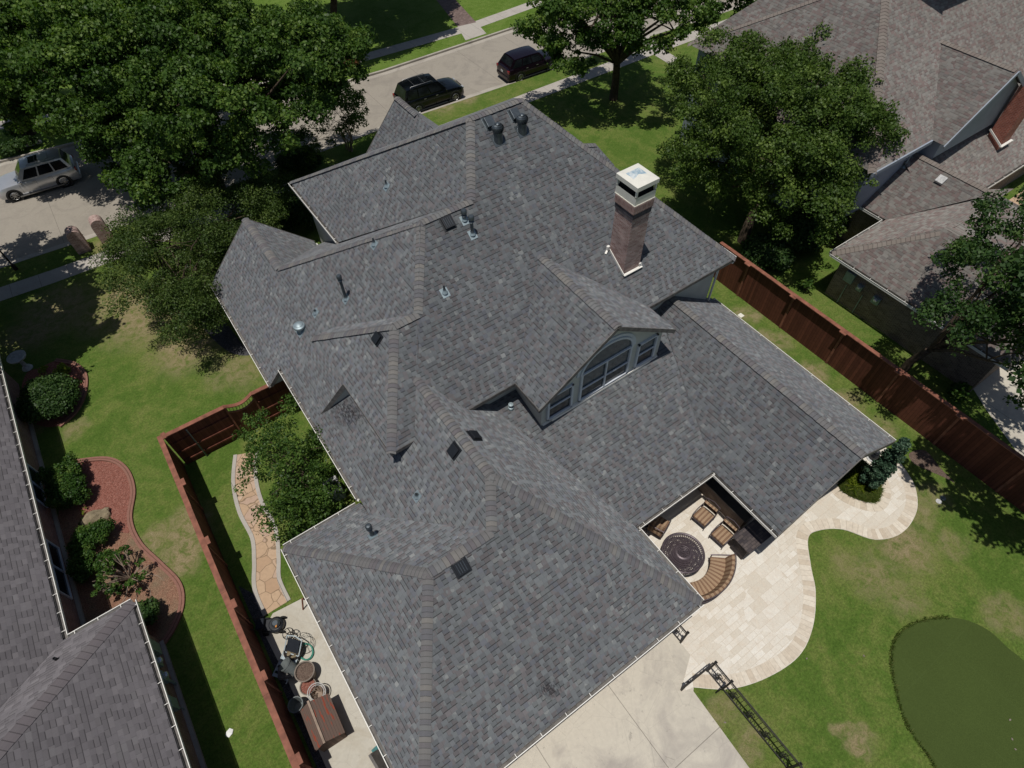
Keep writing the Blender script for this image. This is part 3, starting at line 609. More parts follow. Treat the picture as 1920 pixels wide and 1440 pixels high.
# ================================================================== MAIN HOUSE
H = thing('brick_house', 'large brick house with grey shingled hip roof and an arched-window gable in the middle', 'house', (5, 12, 0))
H.location = (0, 0, 0)
W2 = lambda x: 2.75 + 1.006 * (x - .41)
SP = lambda y: 2.75 + .728 * (y - 7.166)
GS = lambda y: 2.75 + .687 * (y - 2.105)
r1a = (11.24, 19.22, 11.53); r1b = (13.58, 19.22, 11.53); c1 = (19.43, 11.46, 5.876); h1 = (9.67, 16.93, 9.86); r2 = (7.52, 16.93, 9.86)
h2 = (5.78, 14.57, 8.14); r3 = (4.82, 14.57, 8.14); h3 = (2.59, 11.46, 5.876); n3 = (2.57, 17.98, 5.86); a1 = (5.93, 28.25, 5.87)
n2 = (3.13, 23.07, 5.49); b1 = (3.12, 27.41, 5.48); b2 = (.41, 27.41, 2.75); b3 = (.41, 19.56, 2.75); b4 = (5.90, 27.41, 2.75)
m1 = (1.07, 19.56, 3.414); v0 = (1.07, 12.09, 3.414); g1 = (-2.008, 12.2, 2.75); gsw = (-2.008, 2.105, 2.75); g2 = (1.50, 7.02, 6.124); g3 = (3.763, 7.02, 6.124)
g4 = (4.60, 8.27, 6.985); g5 = (4.60, 12.98, 6.985); g6 = (8.88, 2.105, 2.75); i0 = (8.88, 5.417, 2.75); i1 = (12.89, 5.417, 2.75); i2 = (12.89, 2.2, 2.75)
p1_ = (16.17, 11.9, 5.15); p2_ = (16.17, 2.2, 5.15); pe0 = (19.73, 12.1, 2.75); pe1 = (19.73, 2.2, 2.75)
d1 = (11.13, 14.56, 8.135); d2 = (11.13, 9.95, 8.12); d3 = (7.78, 9.95, 5.87); s1 = (7.78, 11.46, 5.87); d4 = (14.42, 9.95, 5.87); d5 = (14.42, 11.46, 5.87)
yt = 15.14; T2 = (1.52, 15.965, W2(1.52)); T2b = (1.52, 17.9, W2(1.52))
F = []
F.append(([r1a, h1, r2, h2, r3, h3, c1, r1b], 'S'))
F.append(([a1, (5.93, 22.62, 5.87), h1, r1a], 'W'))
F.append(([r2, n2, (5.88, 26.98, 2.75), (6.4, 26.98, 2.75), (6.4, 22.4, 5.95), h1], 'N'))
F.append(([b1, b2, b3, m1, (1.07, 11.19, 3.414), g3, (4.60, 8.27, W2(4.6)), (4.60, 12.98, W2(4.6)), (5.2, 13.7, W2(5.2)), (5.60, 14.33, W2(5.60)), (h2[0], h2[1], W2(h2[0])), (r2[0], r2[1], W2(r2[0])), n2], 'W'))
F.append(([b1, b4, (5.90, 26.98, 2.75), n2], 'E'))
F.append(([h2, r3, n3, (3.53, 17.97, 5.88)], 'N'))
F.append(([r3, h3, n3], 'W'))
F.append(([(h3[0] , yt, 5.87), T2, T2b, (2.57, 17.9, 5.87)], 'W'))
F.append(([g1, (1.07, 12.2, 2.75), (1.07, 11.19, 3.414), g3, g2], 'N'))
F.append(([g1, g2, gsw], 'W'))
F.append(([gsw, g2, g3, g4, g6], 'S'))
F.append(([g6, g4, g5, (5.2, 13.8, 6.38), (6.9, 12.05, 4.70), i0], 'E'))
F.append(([(6.4, 5.417, 2.75), i1, (15.6, 11.95, 4.743), (15.6, 12.05, 4.773), (6.4, 12.05, 4.773)], 'S'))
F.append(([i2, p2_, p1_, (15.6, 11.9, 4.73), i1], 'W'))
F.append(([pe1, pe0, (16.17, 12.1, 5.15), p2_], 'E'))
F.append(([r1b, c1, (19.43, 28.25, 5.87)], 'E'))
F.append(([a1, (19.43, 28.25, 5.87), r1b, r1a], 'N'))
# dormer roof, front gable, small east gable
F.append(([d2, d3, s1, d1], 'W')); F.append(([d1, (14.42, 11.40, 5.87), d4, d2], 'E'))
fg = (12.55, 28.75, 7.9)
F.append(([fg, (12.55, 24.6, 7.9), (9.9, 28.2, 5.1), (9.9, 28.75, 5.1)], 'W')); F.append(([fg, (15.2, 28.75, 5.1), (15.2, 28.2, 5.1), (12.55, 24.6, 7.9)], 'E'))
gb = (17.9, 19.35, 7.95)
F.append(([(16.9, 19.5, 8.2), gb, (18.35, 18.4, 7.15), (17.6, 18.0, 7.1)], 'S')); F.append(([(16.9, 19.5, 8.2), gb, (18.35, 20.6, 7.0), (17.6, 21.0, 7.0)], 'N')); F.append(([gb, (18.35, 18.4, 7.15), (18.35, 20.6, 7.0)], 'E'))
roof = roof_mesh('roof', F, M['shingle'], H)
hips = [(a1, r1a, 1), (r1b, r1a, 0), (r1a, h1, 1), (h1, r2, 0), (r2, n2, 0), (n2, b1, 0), (r2, h2, 1), (h2, r3, 0), (r3, n3, 0), (r3, h3, 0), (r1b, c1, 0), (g1, g2, 1), (g3, g2, 0), (g2, gsw, 0), (g4, g3, 0), (g5, g4, 0), (g4, g6, 0), (p1_, p2_, 0), (d1, d2, 0), (fg, (12.55, 26.6, 7.9), 0), (gb, (16.9, 19.5, 8.2), 0)]
for a, b, rev in hips:
    if rev and a[2] < b[2]: a, b = b, a
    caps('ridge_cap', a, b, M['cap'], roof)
# fascia boards closing the roof edges
for a, b in ((c1, h3), (h3, n3), (a1, (5.93, 22.62, 5.87)), (d2, d3), (d2, d4), (d3, s1), (d4, d5), ((h3[0], yt, 5.87), T2), (b3, m1), (b1, b2), (b1, b4), (i2, p2_), (p2_, pe1), (c1, (19.43, 28.25, 5.87)), (fg, (9.9, 28.75, 5.1))):
    a, b = Vector(a), Vector(b); mb = MB(); mb.bar(a - Vector((0, 0, .10)), b - Vector((0, 0, .10)), .03, .17); mb.build('fascia', M['gut_in'], roof)
# gutters
gutter((b3[0], b3[1]), (b2[0], b2[1]), (-1, 0), H, 2.72); gutter((m1[0], m1[1]), (1.07, 12.06), (-1, 0), H, 3.38)
gutter((g1[0], g1[1]), (.9, 12.2), (0, 1), H, 2.72); gutter((gsw[0], gsw[1]), (g1[0], g1[1]), (-1, 0), H, 2.72); gutter((gsw[0], 2.105), (8.88, 2.105), (0, -1), H, 2.72)
gutter((8.88, 2.105), (8.88, 5.36), (1, 0), H, 2.72); gutter((8.95, 5.417), (12.85, 5.417), (0, -1), H, 2.72); gutter((12.89, 2.2), (12.89, 5.35), (-1, 0), H, 2.72)
gutter((19.73, 2.2), (19.73, 12.1), (1, 0), H, 2.72); gutter((5.93, 22.7), (5.93, 28.25), (-1, 0), H, 5.84); gutter((19.43, 11.5), (19.43, 16.5), (1, 0), H, 5.84)
# walls
wb = MB(); wallbox(wb, 6.35, 18.95, 11.92, 27.8, 0, 5.74); wallbox(wb, 3.3, 6.3, 11.92, 17.6, 0, 5.4); wb.build('upper_wall', M['cream'], H)
wb = MB(); wallbox(wb, .88, 6.2, 20.1, 26.95, 0, 2.66); wallbox(wb, 1.52, 6.0, 11.0, 20.05, 0, 3.3); wallbox(wb, -1.55, 8.42, 2.56, 11.75, 0, 2.7); wallbox(wb, 8.46, 14.6, 9.2, 12.5, 0, 2.9); wb.build('brick_wall', M['brick'], H)
wb = MB(); wb.box((16.4, 7.4, 1.3), (2.6, 9.2, 2.6)); wb.build('patio_wall', M['brick_tan'], H)
sf = MB(); soffit(sf, [(-2.0, 2.11), (8.87, 2.11), (8.87, 12.1), (-2.0, 12.1)], 2.64); soffit(sf, [(8.88, 5.43), (12.89, 5.43), (13.3, 3.6), (19.5, 3.6), (19.5, 12.0), (8.88, 12.0)], 2.63); soffit(sf, [(2.6, 11.5), (19.4, 11.5), (19.4, 28.2), (6.0, 28.2), (6.0, 18.0), (2.6, 18.0)], 5.66); soffit(sf, [(.43, 19.6), (6, 19.6), (6, 27.3), (.43, 27.3)], 2.62)
sf.build('soffit', M['trim'], H, weld=False)
# little wall triangle of the raised strip on the west slope, and gable-end boards
mb = MB(); mb.face([(h3[0] + .01, yt - .004, 5.84), (T2[0], T2[1] - .004, T2[2]), (h3[0] + .12, yt + .12, W2(2.7) - .1)]); mb.build('gable_wall', M['cream'], H)
for q in ([(b2[0] + .5, 27.0, 2.7), (b1[0], 27.0, 5.25), (b4[0] - .5, 27.0, 2.7)], [(.43, 19.575, 2.66), (1.07, 19.575, 3.36), (1.07, 19.575, 2.66)], [(13.6, 3.5, 2.7), (16.17, 3.5, 4.75), (19.0, 3.5, 2.7)], [(10.2, 28.4, 5.2), (12.55, 28.4, 7.6), (14.9, 28.4, 5.2)]):
    mb = MB(); mb.face(q); mb.build('gable_wall', M['cream'], H)
# downspouts
def spout(pts, parent, mat='white', r=.045):
    m_ = MB()
    for a, b in zip(pts[:-1], pts[1:]): m_.bar(a, b, .08, .06)
    return m_.build('downspout', M[mat], parent)
spout([(19.0, 11.82, 5.55), (19.0, 11.82, 2.95), (18.85, 11.5, 2.9)], H); spout([(1.0, 12.0, 3.3), (1.3, 12.25, 3.0), (1.3, 12.25, .1)], H)
spout([(-1.62, 11.9, 2.6), (-1.62, 11.9, .1)], H); spout([(1.42, 19.2, 3.2), (1.42, 19.2, .1)], H)
# patio posts
for x, y in ((16.2, 3.2), (19.3, 3.2)):
    m_ = MB(); m_.box((x, y, 1.32), (.2, .2, 2.64)); m_.box((x, y, .12), (.3, .3, .24)); m_.build('post', M['trim'], H)
# --- dormer wall with the arched window
D = MB(); yw = 10.24; LS = lambda y: 2.75 + .305 * (y - 5.417)
DX0, DX1 = 8.10, 14.05; zt = lambda x: 8.12 - .672 * abs(x - 11.13) - .12
D.face([(DX0, yw, LS(yw) - .05), (DX1, yw, LS(yw) - .05), (DX1, yw, zt(DX1)), (11.13, yw, zt(11.13)), (DX0, yw, zt(DX0))])
D.face([(DX0, yw, 4.1), (DX0, yw, zt(DX0)), (DX0, 12.1, zt(DX0)), (DX0, 12.1, 4.1)]); D.face([(DX1, yw, 4.1), (DX1, yw, zt(DX1)), (DX1, 12.1, zt(DX1)), (DX1, 12.1, 4.1)])
dorm = D.build('dormer', M['cream'], H, weld=False)
mb = MB(); mb.face([(7.8, 9.97, 5.78), (14.4, 9.97, 5.78), (14.4, 11.5, 5.78), (7.8, 11.5, 5.78)]) if 0 else None
mb.face([(11.13, 9.97, 8.0), (7.8, 9.97, 5.77), (7.8, yw, 5.77), (11.13, yw, 8.0)]); mb.face([(11.13, 9.97, 8.0), (14.4, 9.97, 5.77), (14.4, yw, 5.77), (11.13, yw, 8.0)]); mb.build('dormer_soffit', M['cream'], dorm, weld=False)
mb = MB(); mb.box(((DX0 + DX1) / 2, yw - .05, LS(yw) + .08), (DX1 - DX0 - .9, .10, .12)); mb.box((11.1, yw - .03, LS(yw) + .02), (5.9, .06, .05)); mb.build('sill', M['white'], dorm)
def win_unit(x0, x1, z0, z1, parent, name='window', rails=(), mull=(), arch=0.0, y=yw, mat='screen'):
    fr = MB(); yo = y - .05; t_ = .09; cx = (x0 + x1) / 2; r_ = (x1 - x0) / 2
    fr.bar((x0 + t_ / 2, yo, z0), (x0 + t_ / 2, yo, z1), t_, t_, (0, 1, 0)); fr.bar((x1 - t_ / 2, yo, z0), (x1 - t_ / 2, yo, z1), t_, t_, (0, 1, 0)); fr.bar((x0, yo, z0 + .03), (x1, yo, z0 + .03), t_, .06)
    if arch:
        pts = [(cx - r_ * math.cos(a), yo, z1 + arch * math.sin(a)) for a in np.linspace(0, math.pi, 25)]
        for a, b in zip(pts[:-1], pts[1:]): fr.bar(a, b, .09, .09, (0, 1, 0))
        pts2 = [(cx - (r_ + .12) * math.cos(a), y - .02, z1 + (arch + .12) * math.sin(a)) for a in np.linspace(0, math.pi, 25)]
        for a, b in zip(pts2[:-1], pts2[1:]): fr.bar(a, b, .14, .05, (0, 1, 0))
        fr.bar((x0, yo, z1), (x1, yo, z1), .07, .06)
    else: fr.bar((x0, yo, z1 - .03), (x1, yo, z1 - .03), t_, .06)
    for z in rails: fr.bar((x0, yo - .01, z), (x1, yo - .01, z), .05, .05)
    for x in mull: fr.bar((x, yo - .012, z0), (x, yo - .012, z1), .07, .06, (0, 1, 0))
    f = fr.build(name, M['frame'], parent)
    g = MB(); yg = y - .018
    if arch: g.face([(x0 + .05, yg, z0 + .03), (x1 - .05, yg, z0 + .03), (x1 - .05, yg, z1)] + [(cx + (r_ - .05) * math.cos(a), yg, z1 + (arch - .03) * math.sin(a)) for a in np.linspace(0, math.pi, 20)][1:-1] + [(x0 + .05, yg, z1)])
    else: g.face([(x0 + .05, yg, z0 + .03), (x1 - .05, yg, z0 + .03), (x1 - .05, yg, z1 - .03), (x0 + .05, yg, z1 - .03)])
    g.build('upper_pane' if 0 else 'pane', M[mat], f) if False else None
    return f, g, yg
zb = LS(yw) + .22
for (x0, x1, z1, rails, mull, arch) in ((8.32, 9.52, 5.85, (zb + .72,), (), 0), (9.85, 12.35, 6.05, (zb + .72,), (11.1,), 1.02), (12.7, 13.75, 5.85, (zb + .72,), (), 0)):
    f, g, yg = win_unit(x0, x1, zb, z1, dorm, rails=rails, mull=mull, arch=arch)
    g2 = MB(); z_m = rails[0]; g2.face([(x0 + .05, yg - .006, zb + .03), (x1 - .05, yg - .006, zb + .03), (x1 - .05, yg - .006, z_m), (x0 + .05, yg - .006, z_m)])
    # join glass into the window mesh (one pane surface per window)
    for src, mt in ((g, 'screen'), (g2, 'glass')):
        o = src.build('pane', M[mt], None); bm = bmesh.new(); bm.from_mesh(f.data); me2 = o.data; f.data.materials.append(M[mt]); k = len(f.data.materials) - 1
        n0 = len(bm.faces); bm.from_mesh(me2); bm.faces.ensure_lookup_table()
        for q in list(bm.faces)[n0:]: q.material_index = k
        bm.to_mesh(f.data); bm.free(); bpy.data.objects.remove(o)
# --- chimney
ch = MB(); cx0, cx1, cy0, cy1 = 14.02, 14.88, 12.78, 13.72
wallbox(ch, cx0, cx1, cy0, cy1, 6.4, 9.55); wallbox(ch, cx0 + .005, cx1 - .005, cy0 + .005, cy1 - .005, 9.5, 10.0); chim = ch.build('chimney', M['brick'], H, weld=False)
m_ = MB(); wallbox(m_, cx0 - .03, cx1 + .03, cy0 - .03, cy1 + .03, 9.55, 9.80); m_.face([(cx0 - .03, cy0 - .03, 9.55), (cx1 + .03, cy0 - .03, 9.55), (cx1 + .03, cy1 + .03, 9.55), (cx0 - .03, cy1 + .03, 9.55)]); m_.build('dark_brick_band', M['brick_dark'], chim)
m_ = MB(); wallbox(m_, cx0 - .055, cx1 + .055, cy0 - .055, cy1 + .055, 9.80, 10.12); m_.face([(cx0 - .055, cy0 - .055, 10.12), (cx1 + .055, cy0 - .055, 10.12), (cx1 + .055, cy1 + .055, 10.12), (cx0 - .055, cy1 + .055, 10.12)]); m_.build('soldier_course', M['brick_sold'], chim)
m_ = MB(); e = .065; X0, X1, Y0, Y1 = cx0 - .03, cx1 + .08, cy0 - .03, cy1 + .10
m_.box(((X0 + X1) / 2, (Y0 + Y1) / 2, 10.15), (X1 - X0 + .03, Y1 - Y0 + .03, .03)); wallbox(m_, X0, X1, Y0, Y1, 10.16, 10.50)
for x, y in ((X0, Y0), (X1, Y0), (X1, Y1), (X0, Y1)): m_.box((x + (.035 if x == X0 else -.035), y + (.035 if y == Y0 else -.035), 10.62), (.07, .07, .30))
cc = ((X0 + X1) / 2, (Y0 + Y1) / 2, 11.02); hx, hy = (X1 - X0) / 2 + .035, (Y1 - Y0) / 2 + .035
for sx in (-1, 1): m_.face([(cc[0] + sx * hx, cc[1] - hy, 10.95), (cc[0] + sx * hx, cc[1] + hy, 10.95), cc]); m_.face([(cc[0] - hx, cc[1] + sx * hy, 10.95), (cc[0] + hx, cc[1] + sx * hy, 10.95), cc])
wallbox(m_, cc[0] - hx, cc[0] + hx, cc[1] - hy, cc[1] + hy, 10.77, 10.95); m_.build('chimney_cap', M['capmetal'], chim)
m_ = MB(); wallbox(m_, X0 + .08, X1 - .08, Y0 + .08, Y1 - .08, 10.40, 10.9); m_.face([(X0, Y0, 10.42), (X1, Y0, 10.42), (X1, Y1, 10.42), (X0, Y1, 10.42)]); m_.build('dark_flue_opening', M['dark_in'], chim)
def weather():
    m = NT('weathered_metal_patch', .35, .6); v = m.coord(); m.col(m.ramp(m.noise(v, 3.5, 5, .7), [(.35, (.20, .32, .42)), (.5, (.36, .46, .52)), (.62, (.62, .66, .66))])); return m.m
m_ = MB(); q = .30
for (sx, sy) in ((1, 1), (1, -1), (-1, -1), (-1, 1)):
    pass
zz = lambda dx, dy: 11.02 - .07 * max(abs(dx) / hx, abs(dy) / hy) + .004
P_ = [(-.30, -.12), (.32, -.12), (.32, .40), (-.30, .40)]
m_.face([(cc[0], cc[1], 11.025)] + [(cc[0] + a, cc[1] + b, zz(a, b)) for a, b in (( .32, -.12), (.32, .32))]); m_.face([(cc[0], cc[1], 11.025)] + [(cc[0] + a, cc[1] + b, zz(a, b)) for a, b in ((.32, .32), (-.30, .32))]); m_.face([(cc[0], cc[1], 11.025)] + [(cc[0] + a, cc[1] + b, zz(a, b)) for a, b in ((-.30, .32), (-.30, -.12))]); m_.face([(cc[0], cc[1], 11.025)] + [(cc[0] + a, cc[1] + b, zz(a, b)) for a, b in ((-.30, -.12), (.32, -.12))])
m_.build('metal_stain', weather(), chim, weld=False)
m_ = MB()
m_.bar((cx0 - .05, cy0 - .08, SP(cy0) + .05), (cx1 + .06, cy0 - .08, SP(cy0) + .05), .12, .03); m_.bar((cx0 - .04, cy0 - .05, SP(cy0) + .07), (cx0 - .04, cy1 + .04, SP(cy1) + .07), .03, .10); m_.bar((cx1 + .04, cy0 - .05, SP(cy0) + .07), (cx1 + .04, cy0 + .25, SP(cy0 + .25) + .07), .03, .10)
m_.box((cx0 - .12, cy1 - .02, SP(cy1) + .14), (.12, .10, .18)); m_.bar((cx0 - .1, cy1, SP(cy1) + .06), (cx0 - .3, cy1 - .1, SP(cy1 - .1) + .05), .08, .03); m_.box((cx1 - .02, cy0 - .04, SP(cy0) + .16), (.1, .06, .12)); m_.build('flashing', M['white'], chim)
# --- roof vents
def tilt(p, kind):   # matrix lying on the slope
    a = {'W': Vector((-p, 0, 1)), 'S': Vector((0, -p, 1)), 'E': Vector((p, 0, 1)), 'N': Vector((0, p, 1))}[kind].normalized()
    x = Vector((0, 1, 0)).cross(a).normalized() if kind in 'WE' else Vector((1, 0, 0)); x = (Vector((0, 1, 0)) if kind in 'WE' else Vector((1, 0, 0))); y = a.cross(x); return Matrix((x, y, a)).transposed()
def pipe(P, kind, p, h, r=.045, cap=False, parent=roof, dark=True, cr=None):
    X = tilt(p, kind); n_ = X.col[2]; f = MB(); f.box(P + n_ * .012, (.30, .36, .012), ax=X); f.lathe(P, [(.12, .02), (.07, .10), (r + .015, .14)], 14); b = f.build('vent_flashing', M['metal_lt'], parent)
    m_ = MB(); m_.lathe(P, [(r, -.05), (r, h), (r * .7, h), (r * .7, h - .1)], 14); m_.lathe(P, [(r + .012, .12), (r + .018, .16), (r, .18)], 14)
    if cap: q = cr or r * 1.9; m_.lathe(P, [(r, h - .06), (q, h - .04), (q, h + .08), (q * .7, h + .12), (0.001, h + .13)], 16); m_.lathe(P, [(r, h - .16), (q * .95, h - .14), (r, h - .10)], 16)
    o = m_.build('vent_pipe', M['metal_dk' if dark else 'metal_lt'], parent, smooth=True); return o
def boxvent(P, kind, p, sz=(.38, .42, .12), mat='black', slats=0):
    X = tilt(p, kind); n_ = X.col[2]; m_ = MB(); m_.box(P + n_ * .02, (sz[0] + .12, sz[1] + .12, .02), ax=X); m_.box(P + n_ * (.03 + sz[2] / 2), (sz[0], sz[1], sz[2]), ax=X)
    o = m_.build('box_vent', M[mat], roof, bevel=.015)
    if slats:
        s_ = MB()
        for i in range(slats): s_.box(P + n_ * (.035 + sz[2]) + X.col[0] * ((i - (slats - 1) / 2) * sz[0] * .8 / slats), (.018, sz[1] * .75, .01), ax=X)
        q = s_.build('vent_slats', M['metal_dk'], roof)
    return o
def turbine(P, kind, p):
    X = tilt(p, kind); f = MB(); f.box(P + X.col[2] * .012, (.5, .5, .014), ax=X); f.lathe(P, [(.20, -.2), (.175, .32)], 20); f.build('turbine_base', M['metal_dk'], roof, smooth=True)
    m_ = MB(); n = 20; c = P + Vector((0, 0, .32))
    for i in range(n):
        a0 = 2 * math.pi * i / n; pts0 = []; pts1 = []
        for k in range(7):
            t = k / 6; z = .34 * t; r_ = .175 + .075 * math.sin(math.pi * t) - .02 * t - (.12 * max(0, t - .8) / .2); tw = .55 * t
            pts0.append(c + Vector((r_ * math.cos(a0 + tw), r_ * math.sin(a0 + tw), z))); pts1.append(c + Vector(((r_ - .028) * math.cos(a0 + tw + .30), (r_ - .028) * math.sin(a0 + tw + .30), z)))
        for k in range(6): m_.face([pts0[k], pts0[k + 1], pts1[k + 1], pts1[k]])
    m_.lathe(c, [(.10, .335), (.06, .37), (.001, .38)], 20); m_.lathe(c, [(.19, 0), (.185, .03)], 20); m_.lathe(c, [(.13, .02), (.13, .3)], 16); m_.build('turbine_vent', M['metal_dk'], roof, weld=False)
def sp_(px, py): return onS(px, py, .728, 7.166)
def w2_(px, py): return onW(px, py, 1.006, .41)
turbine(sp_(934, 262), 'S', .728); turbine(sp_(979, 245), 'S', .728)
boxvent(sp_(916, 231), 'S', .728, (.34, .40, .16), 'metal_dk'); boxvent(sp_(964, 216), 'S', .728, (.34, .40, .16), 'metal_dk')
boxvent(sp_(839, 418), 'S', .728, (.40, .44, .10), 'black', 4); pipe(sp_(871, 413), 'S', .728, .36, .06, True); pipe(sp_(886, 440), 'S', .728, .74, .06, True)
pipe(sp_(834, 549), 'S', .728, .32, .04); 
W1 = lambda px, py: onW(px, py, 1.065, 2.996)
pipe(W1(725, 350), 'W', 1.065, .30, .04); pipe(w2_(702, 459), 'W', 1.0, .30, .04); pipe(w2_(592, 587), 'W', 1.0, .12, .04); pipe(w2_(649, 561), 'W', 1.0, 1.15, .06, True, cr=.10)
pipe(w2_(782, 931), 'W', 1.0, .14, .05); pipe(onW(685, 977, .95, -2.008) if False else Vector((.78, 9.99, 4.19)), 'N', .651, .70, .065, True, cr=.11)
boxvent(onW(708, 634, 1.016, -.498), 'W', 1.016, (.34, .36, .08), 'black'); boxvent(w2_(852, 845), 'W', 1.006, (.36, .38, .08), 'black')
dE = ray(889, 818); tE = (2.75 - CH + .987 * 8.879) / (dE.z + .987 * dE.x); PE_ = Vector((0, 0, CH)) + dE * tE; boxvent(PE_, 'E', .987, (.36, .38, .08), 'black')
boxvent(onS(864, 1063, .687, 2.105), 'S', .687, (.40, .42, .06), 'black', 4)
# turtle vent
P = w2_(564, 619); X = tilt(1.0, 'W'); m_ = MB(); m_.box(P + X.col[2] * .012, (.5, .5, .014), ax=X); m_.build('vent_flashing', M['metal_lt'], roof)
m_ = MB(); m_.lathe(P, [(.13, -.15), (.13, .20), (.25, .20), (.26, .24), (.24, .30), (.17, .34), (.17, .36), (.09, .40), (.001, .41)], 24); m_.build('round_vent', M['metal_lt'], roof, smooth=True)
# low vent beside the dormer
P = onS(958, 766, .305, 5.417); m_ = MB(); m_.lathe(P, [(.12, 0), (.11, .10), (.06, .12), (.06, .22), (.10, .24), (.10, .28), (.001, .30)], 14); m_.build('vent_pipe', M['metal_lt'], roof, smooth=True)
# scorched / stained shingles on the west slope: a thin dirt patch following the slope
def stain_mat(name='dark_roof_stain'):
    m = NT(name, .95, .05); uv = m.n('UVMap'); g_ = m.n('VectorMath', operation='DISTANCE'); m.l(uv.outputs[0], g_.inputs[0]); g_.inputs[1].default_value = (.5, .5, 0)
    f = m.ramp(g_.outputs[1], [(.1, .75), (.5, 0.0)]); n_ = m.ramp(m.noise(m.coord(scale=(4, 1, 1)), 7, 4, .7), [(.42, 0.0), (.6, 1.0)]); al = m.math('MULTIPLY', f, n_); m.col((.035, .032, .036)); m.l(al, m.b.inputs['Alpha']); return m.m
def stain(px, py, dx, dy, name='roof_stain'):
    q = [w2_(px + a * dx, py + b * dy) for a, b in ((-1, -1), (1, -1), (1, 1), (-1, 1))]; m_ = MB(); m_.face([p + Vector((-.006, 0, .006)) for p in q], [(0, 0), (1, 0), (1, 1), (0, 1)]); m_.build(name, STN, roof)
STN = stain_mat(); stain(655, 775, 48, 36)
q = [onS(1030 + a * 30, 1292 + b * 22, .687, 2.105) + Vector((0, -.005, .007)) for a, b in ((-1, -1), (1, -1), (1, 1), (-1, 1))]; m_ = MB(); m_.face(q, [(0, 0), (1, 0), (1, 1), (0, 1)]); m_.build('roof_stain', STN, roof)
# flood lamp under the far eave corner
m_ = MB(); m_.lathe(A(1373, 491, 5.5), [(.001, -.07), (.06, -.05), (.075, 0), (.06, .05), (.001, .07)], 12); m_.build('flood_lamp', M['flood'], H, smooth=True)
# little antenna / hose bibs near the dormer
m_ = MB(); a = onS(1222, 664, .305, 5.417); m_.tube([a + Vector((0, 0, .35)), a + Vector((.15, -.25, .05))], .018, 6); m_.tube([a + Vector((-.12, -.05, .2)), a + Vector((.1, -.02, .32))], .03, 6); m_.build('roof_bracket', M['iron'], H)
# ================================================================== LEFT NEIGHBOUR
HL = thing('brick_house', 'pink brick house with taupe shingle roof and white gutters, at the lower left edge', 'house', (0, 0, 0))
pl = .62; ex, ex2, ey = -9.3, -7.09, 13.4; rx, rz_ = -15.5, 2.75 + .62 * 6.2
hp = (ex2 - 4.6, ey - 4.6, 2.75 + pl * 4.6)
F = [([(ex, 30, 2.75), (ex, 13.4, 2.75), (ex - 2.4, 11.0, 2.75 + pl * 2.4), (rx, 7, rz_), (rx, 30, rz_)], 'E'), ([(ex2, ey, 2.75), (ex, ey, 2.75), (ex - 2.4, 11.0, 2.75 + pl * 2.4), (-14, 8.6, 2.75 + pl * 4.6) , hp], 'N'),
     ([(ex2, ey, 2.75), hp, (hp[0], -8, hp[2]), (ex2, -8, 2.75)], 'E'), ([(hp[0], -8, hp[2]), hp, (-14.5, 8.8, hp[2]), (-19, -8, 2.75)], 'W'), ([(rx, 30, rz_), (rx, 7, rz_), (-21, 7, 2.75), (-21, 30, 2.75)], 'W')]
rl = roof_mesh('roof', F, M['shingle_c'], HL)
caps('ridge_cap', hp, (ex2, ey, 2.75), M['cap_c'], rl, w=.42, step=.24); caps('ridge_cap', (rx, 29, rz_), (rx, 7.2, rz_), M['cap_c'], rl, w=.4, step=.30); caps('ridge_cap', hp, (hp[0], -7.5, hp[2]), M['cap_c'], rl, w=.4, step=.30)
gutter((ex, 13.5), (ex, 30), (1, 0), HL, 2.72, .14, .75); gutter((ex + .14, ey), (ex2, ey), (0, 1), HL, 2.72, .12, .75); gutter((ex2, -8), (ex2, ey), (1, 0), HL, 2.72, .13, .75)
wm = MB(); wallbox(wm, -20, -9.78, 12.9, 29.5, 0, 2.68); wallbox(wm, -18, -7.50, -8, 13.0, 0, 2.68); wm.build('wall', M['brick_l'], HL)
mb = MB(); mb.face([(-9.8, 13, 2.6), (ex + .1, 13, 2.6), (ex + .1, 30, 2.6), (-9.8, 30, 2.6)]); mb.face([(-9.2, 12.9, 2.6), (ex2, 12.9, 2.6), (ex2, -8, 2.6), (-7.6, -8, 2.6), (-7.6, 12.85, 2.6)]); mb.face([(ex, ey, 2.61), (ex2, ey, 2.61), (ex2, 12.9, 2.61), (ex, 12.9, 2.61)]); mb.build('soffit', M['trim'], HL, weld=False)
def side_window(x, y0, y1, z0, z1, parent, div=1):
    f = MB(); X = x + .03
    for y in np.linspace(y0, y1, div + 2): f.bar((X, y, z0), (X, y, z1), .07, .05, (1, 0, 0))
    for z in (z0, z1): f.bar((X, y0 - .03, z), (X, y1 + .03, z), .07, .06)
    f.bar((X, y0, (z0 + z1) / 2), (X, y1, (z0 + z1) / 2), .04, .04)
    w_ = f.build('window', M['frame'], parent); g = MB(); g.face([(x + .012, y0, z0), (x + .012, y1, z0), (x + .012, y1, z1), (x + .012, y0, z1)]); g.build('pane', M['glass'], w_)
side_window(-9.78, 16.36, 18.85, .36, 1.95, HL); side_window(-9.78, 21.05, 23.05, .42, 1.95, HL)
mb = MB(); mb.box((-9.7, 20, .06), (.14, 14, .12)); mb.box((-7.43, 2.4, .06), (.14, 21, .12)); mb.build('plinth', M['kerb'], HL)
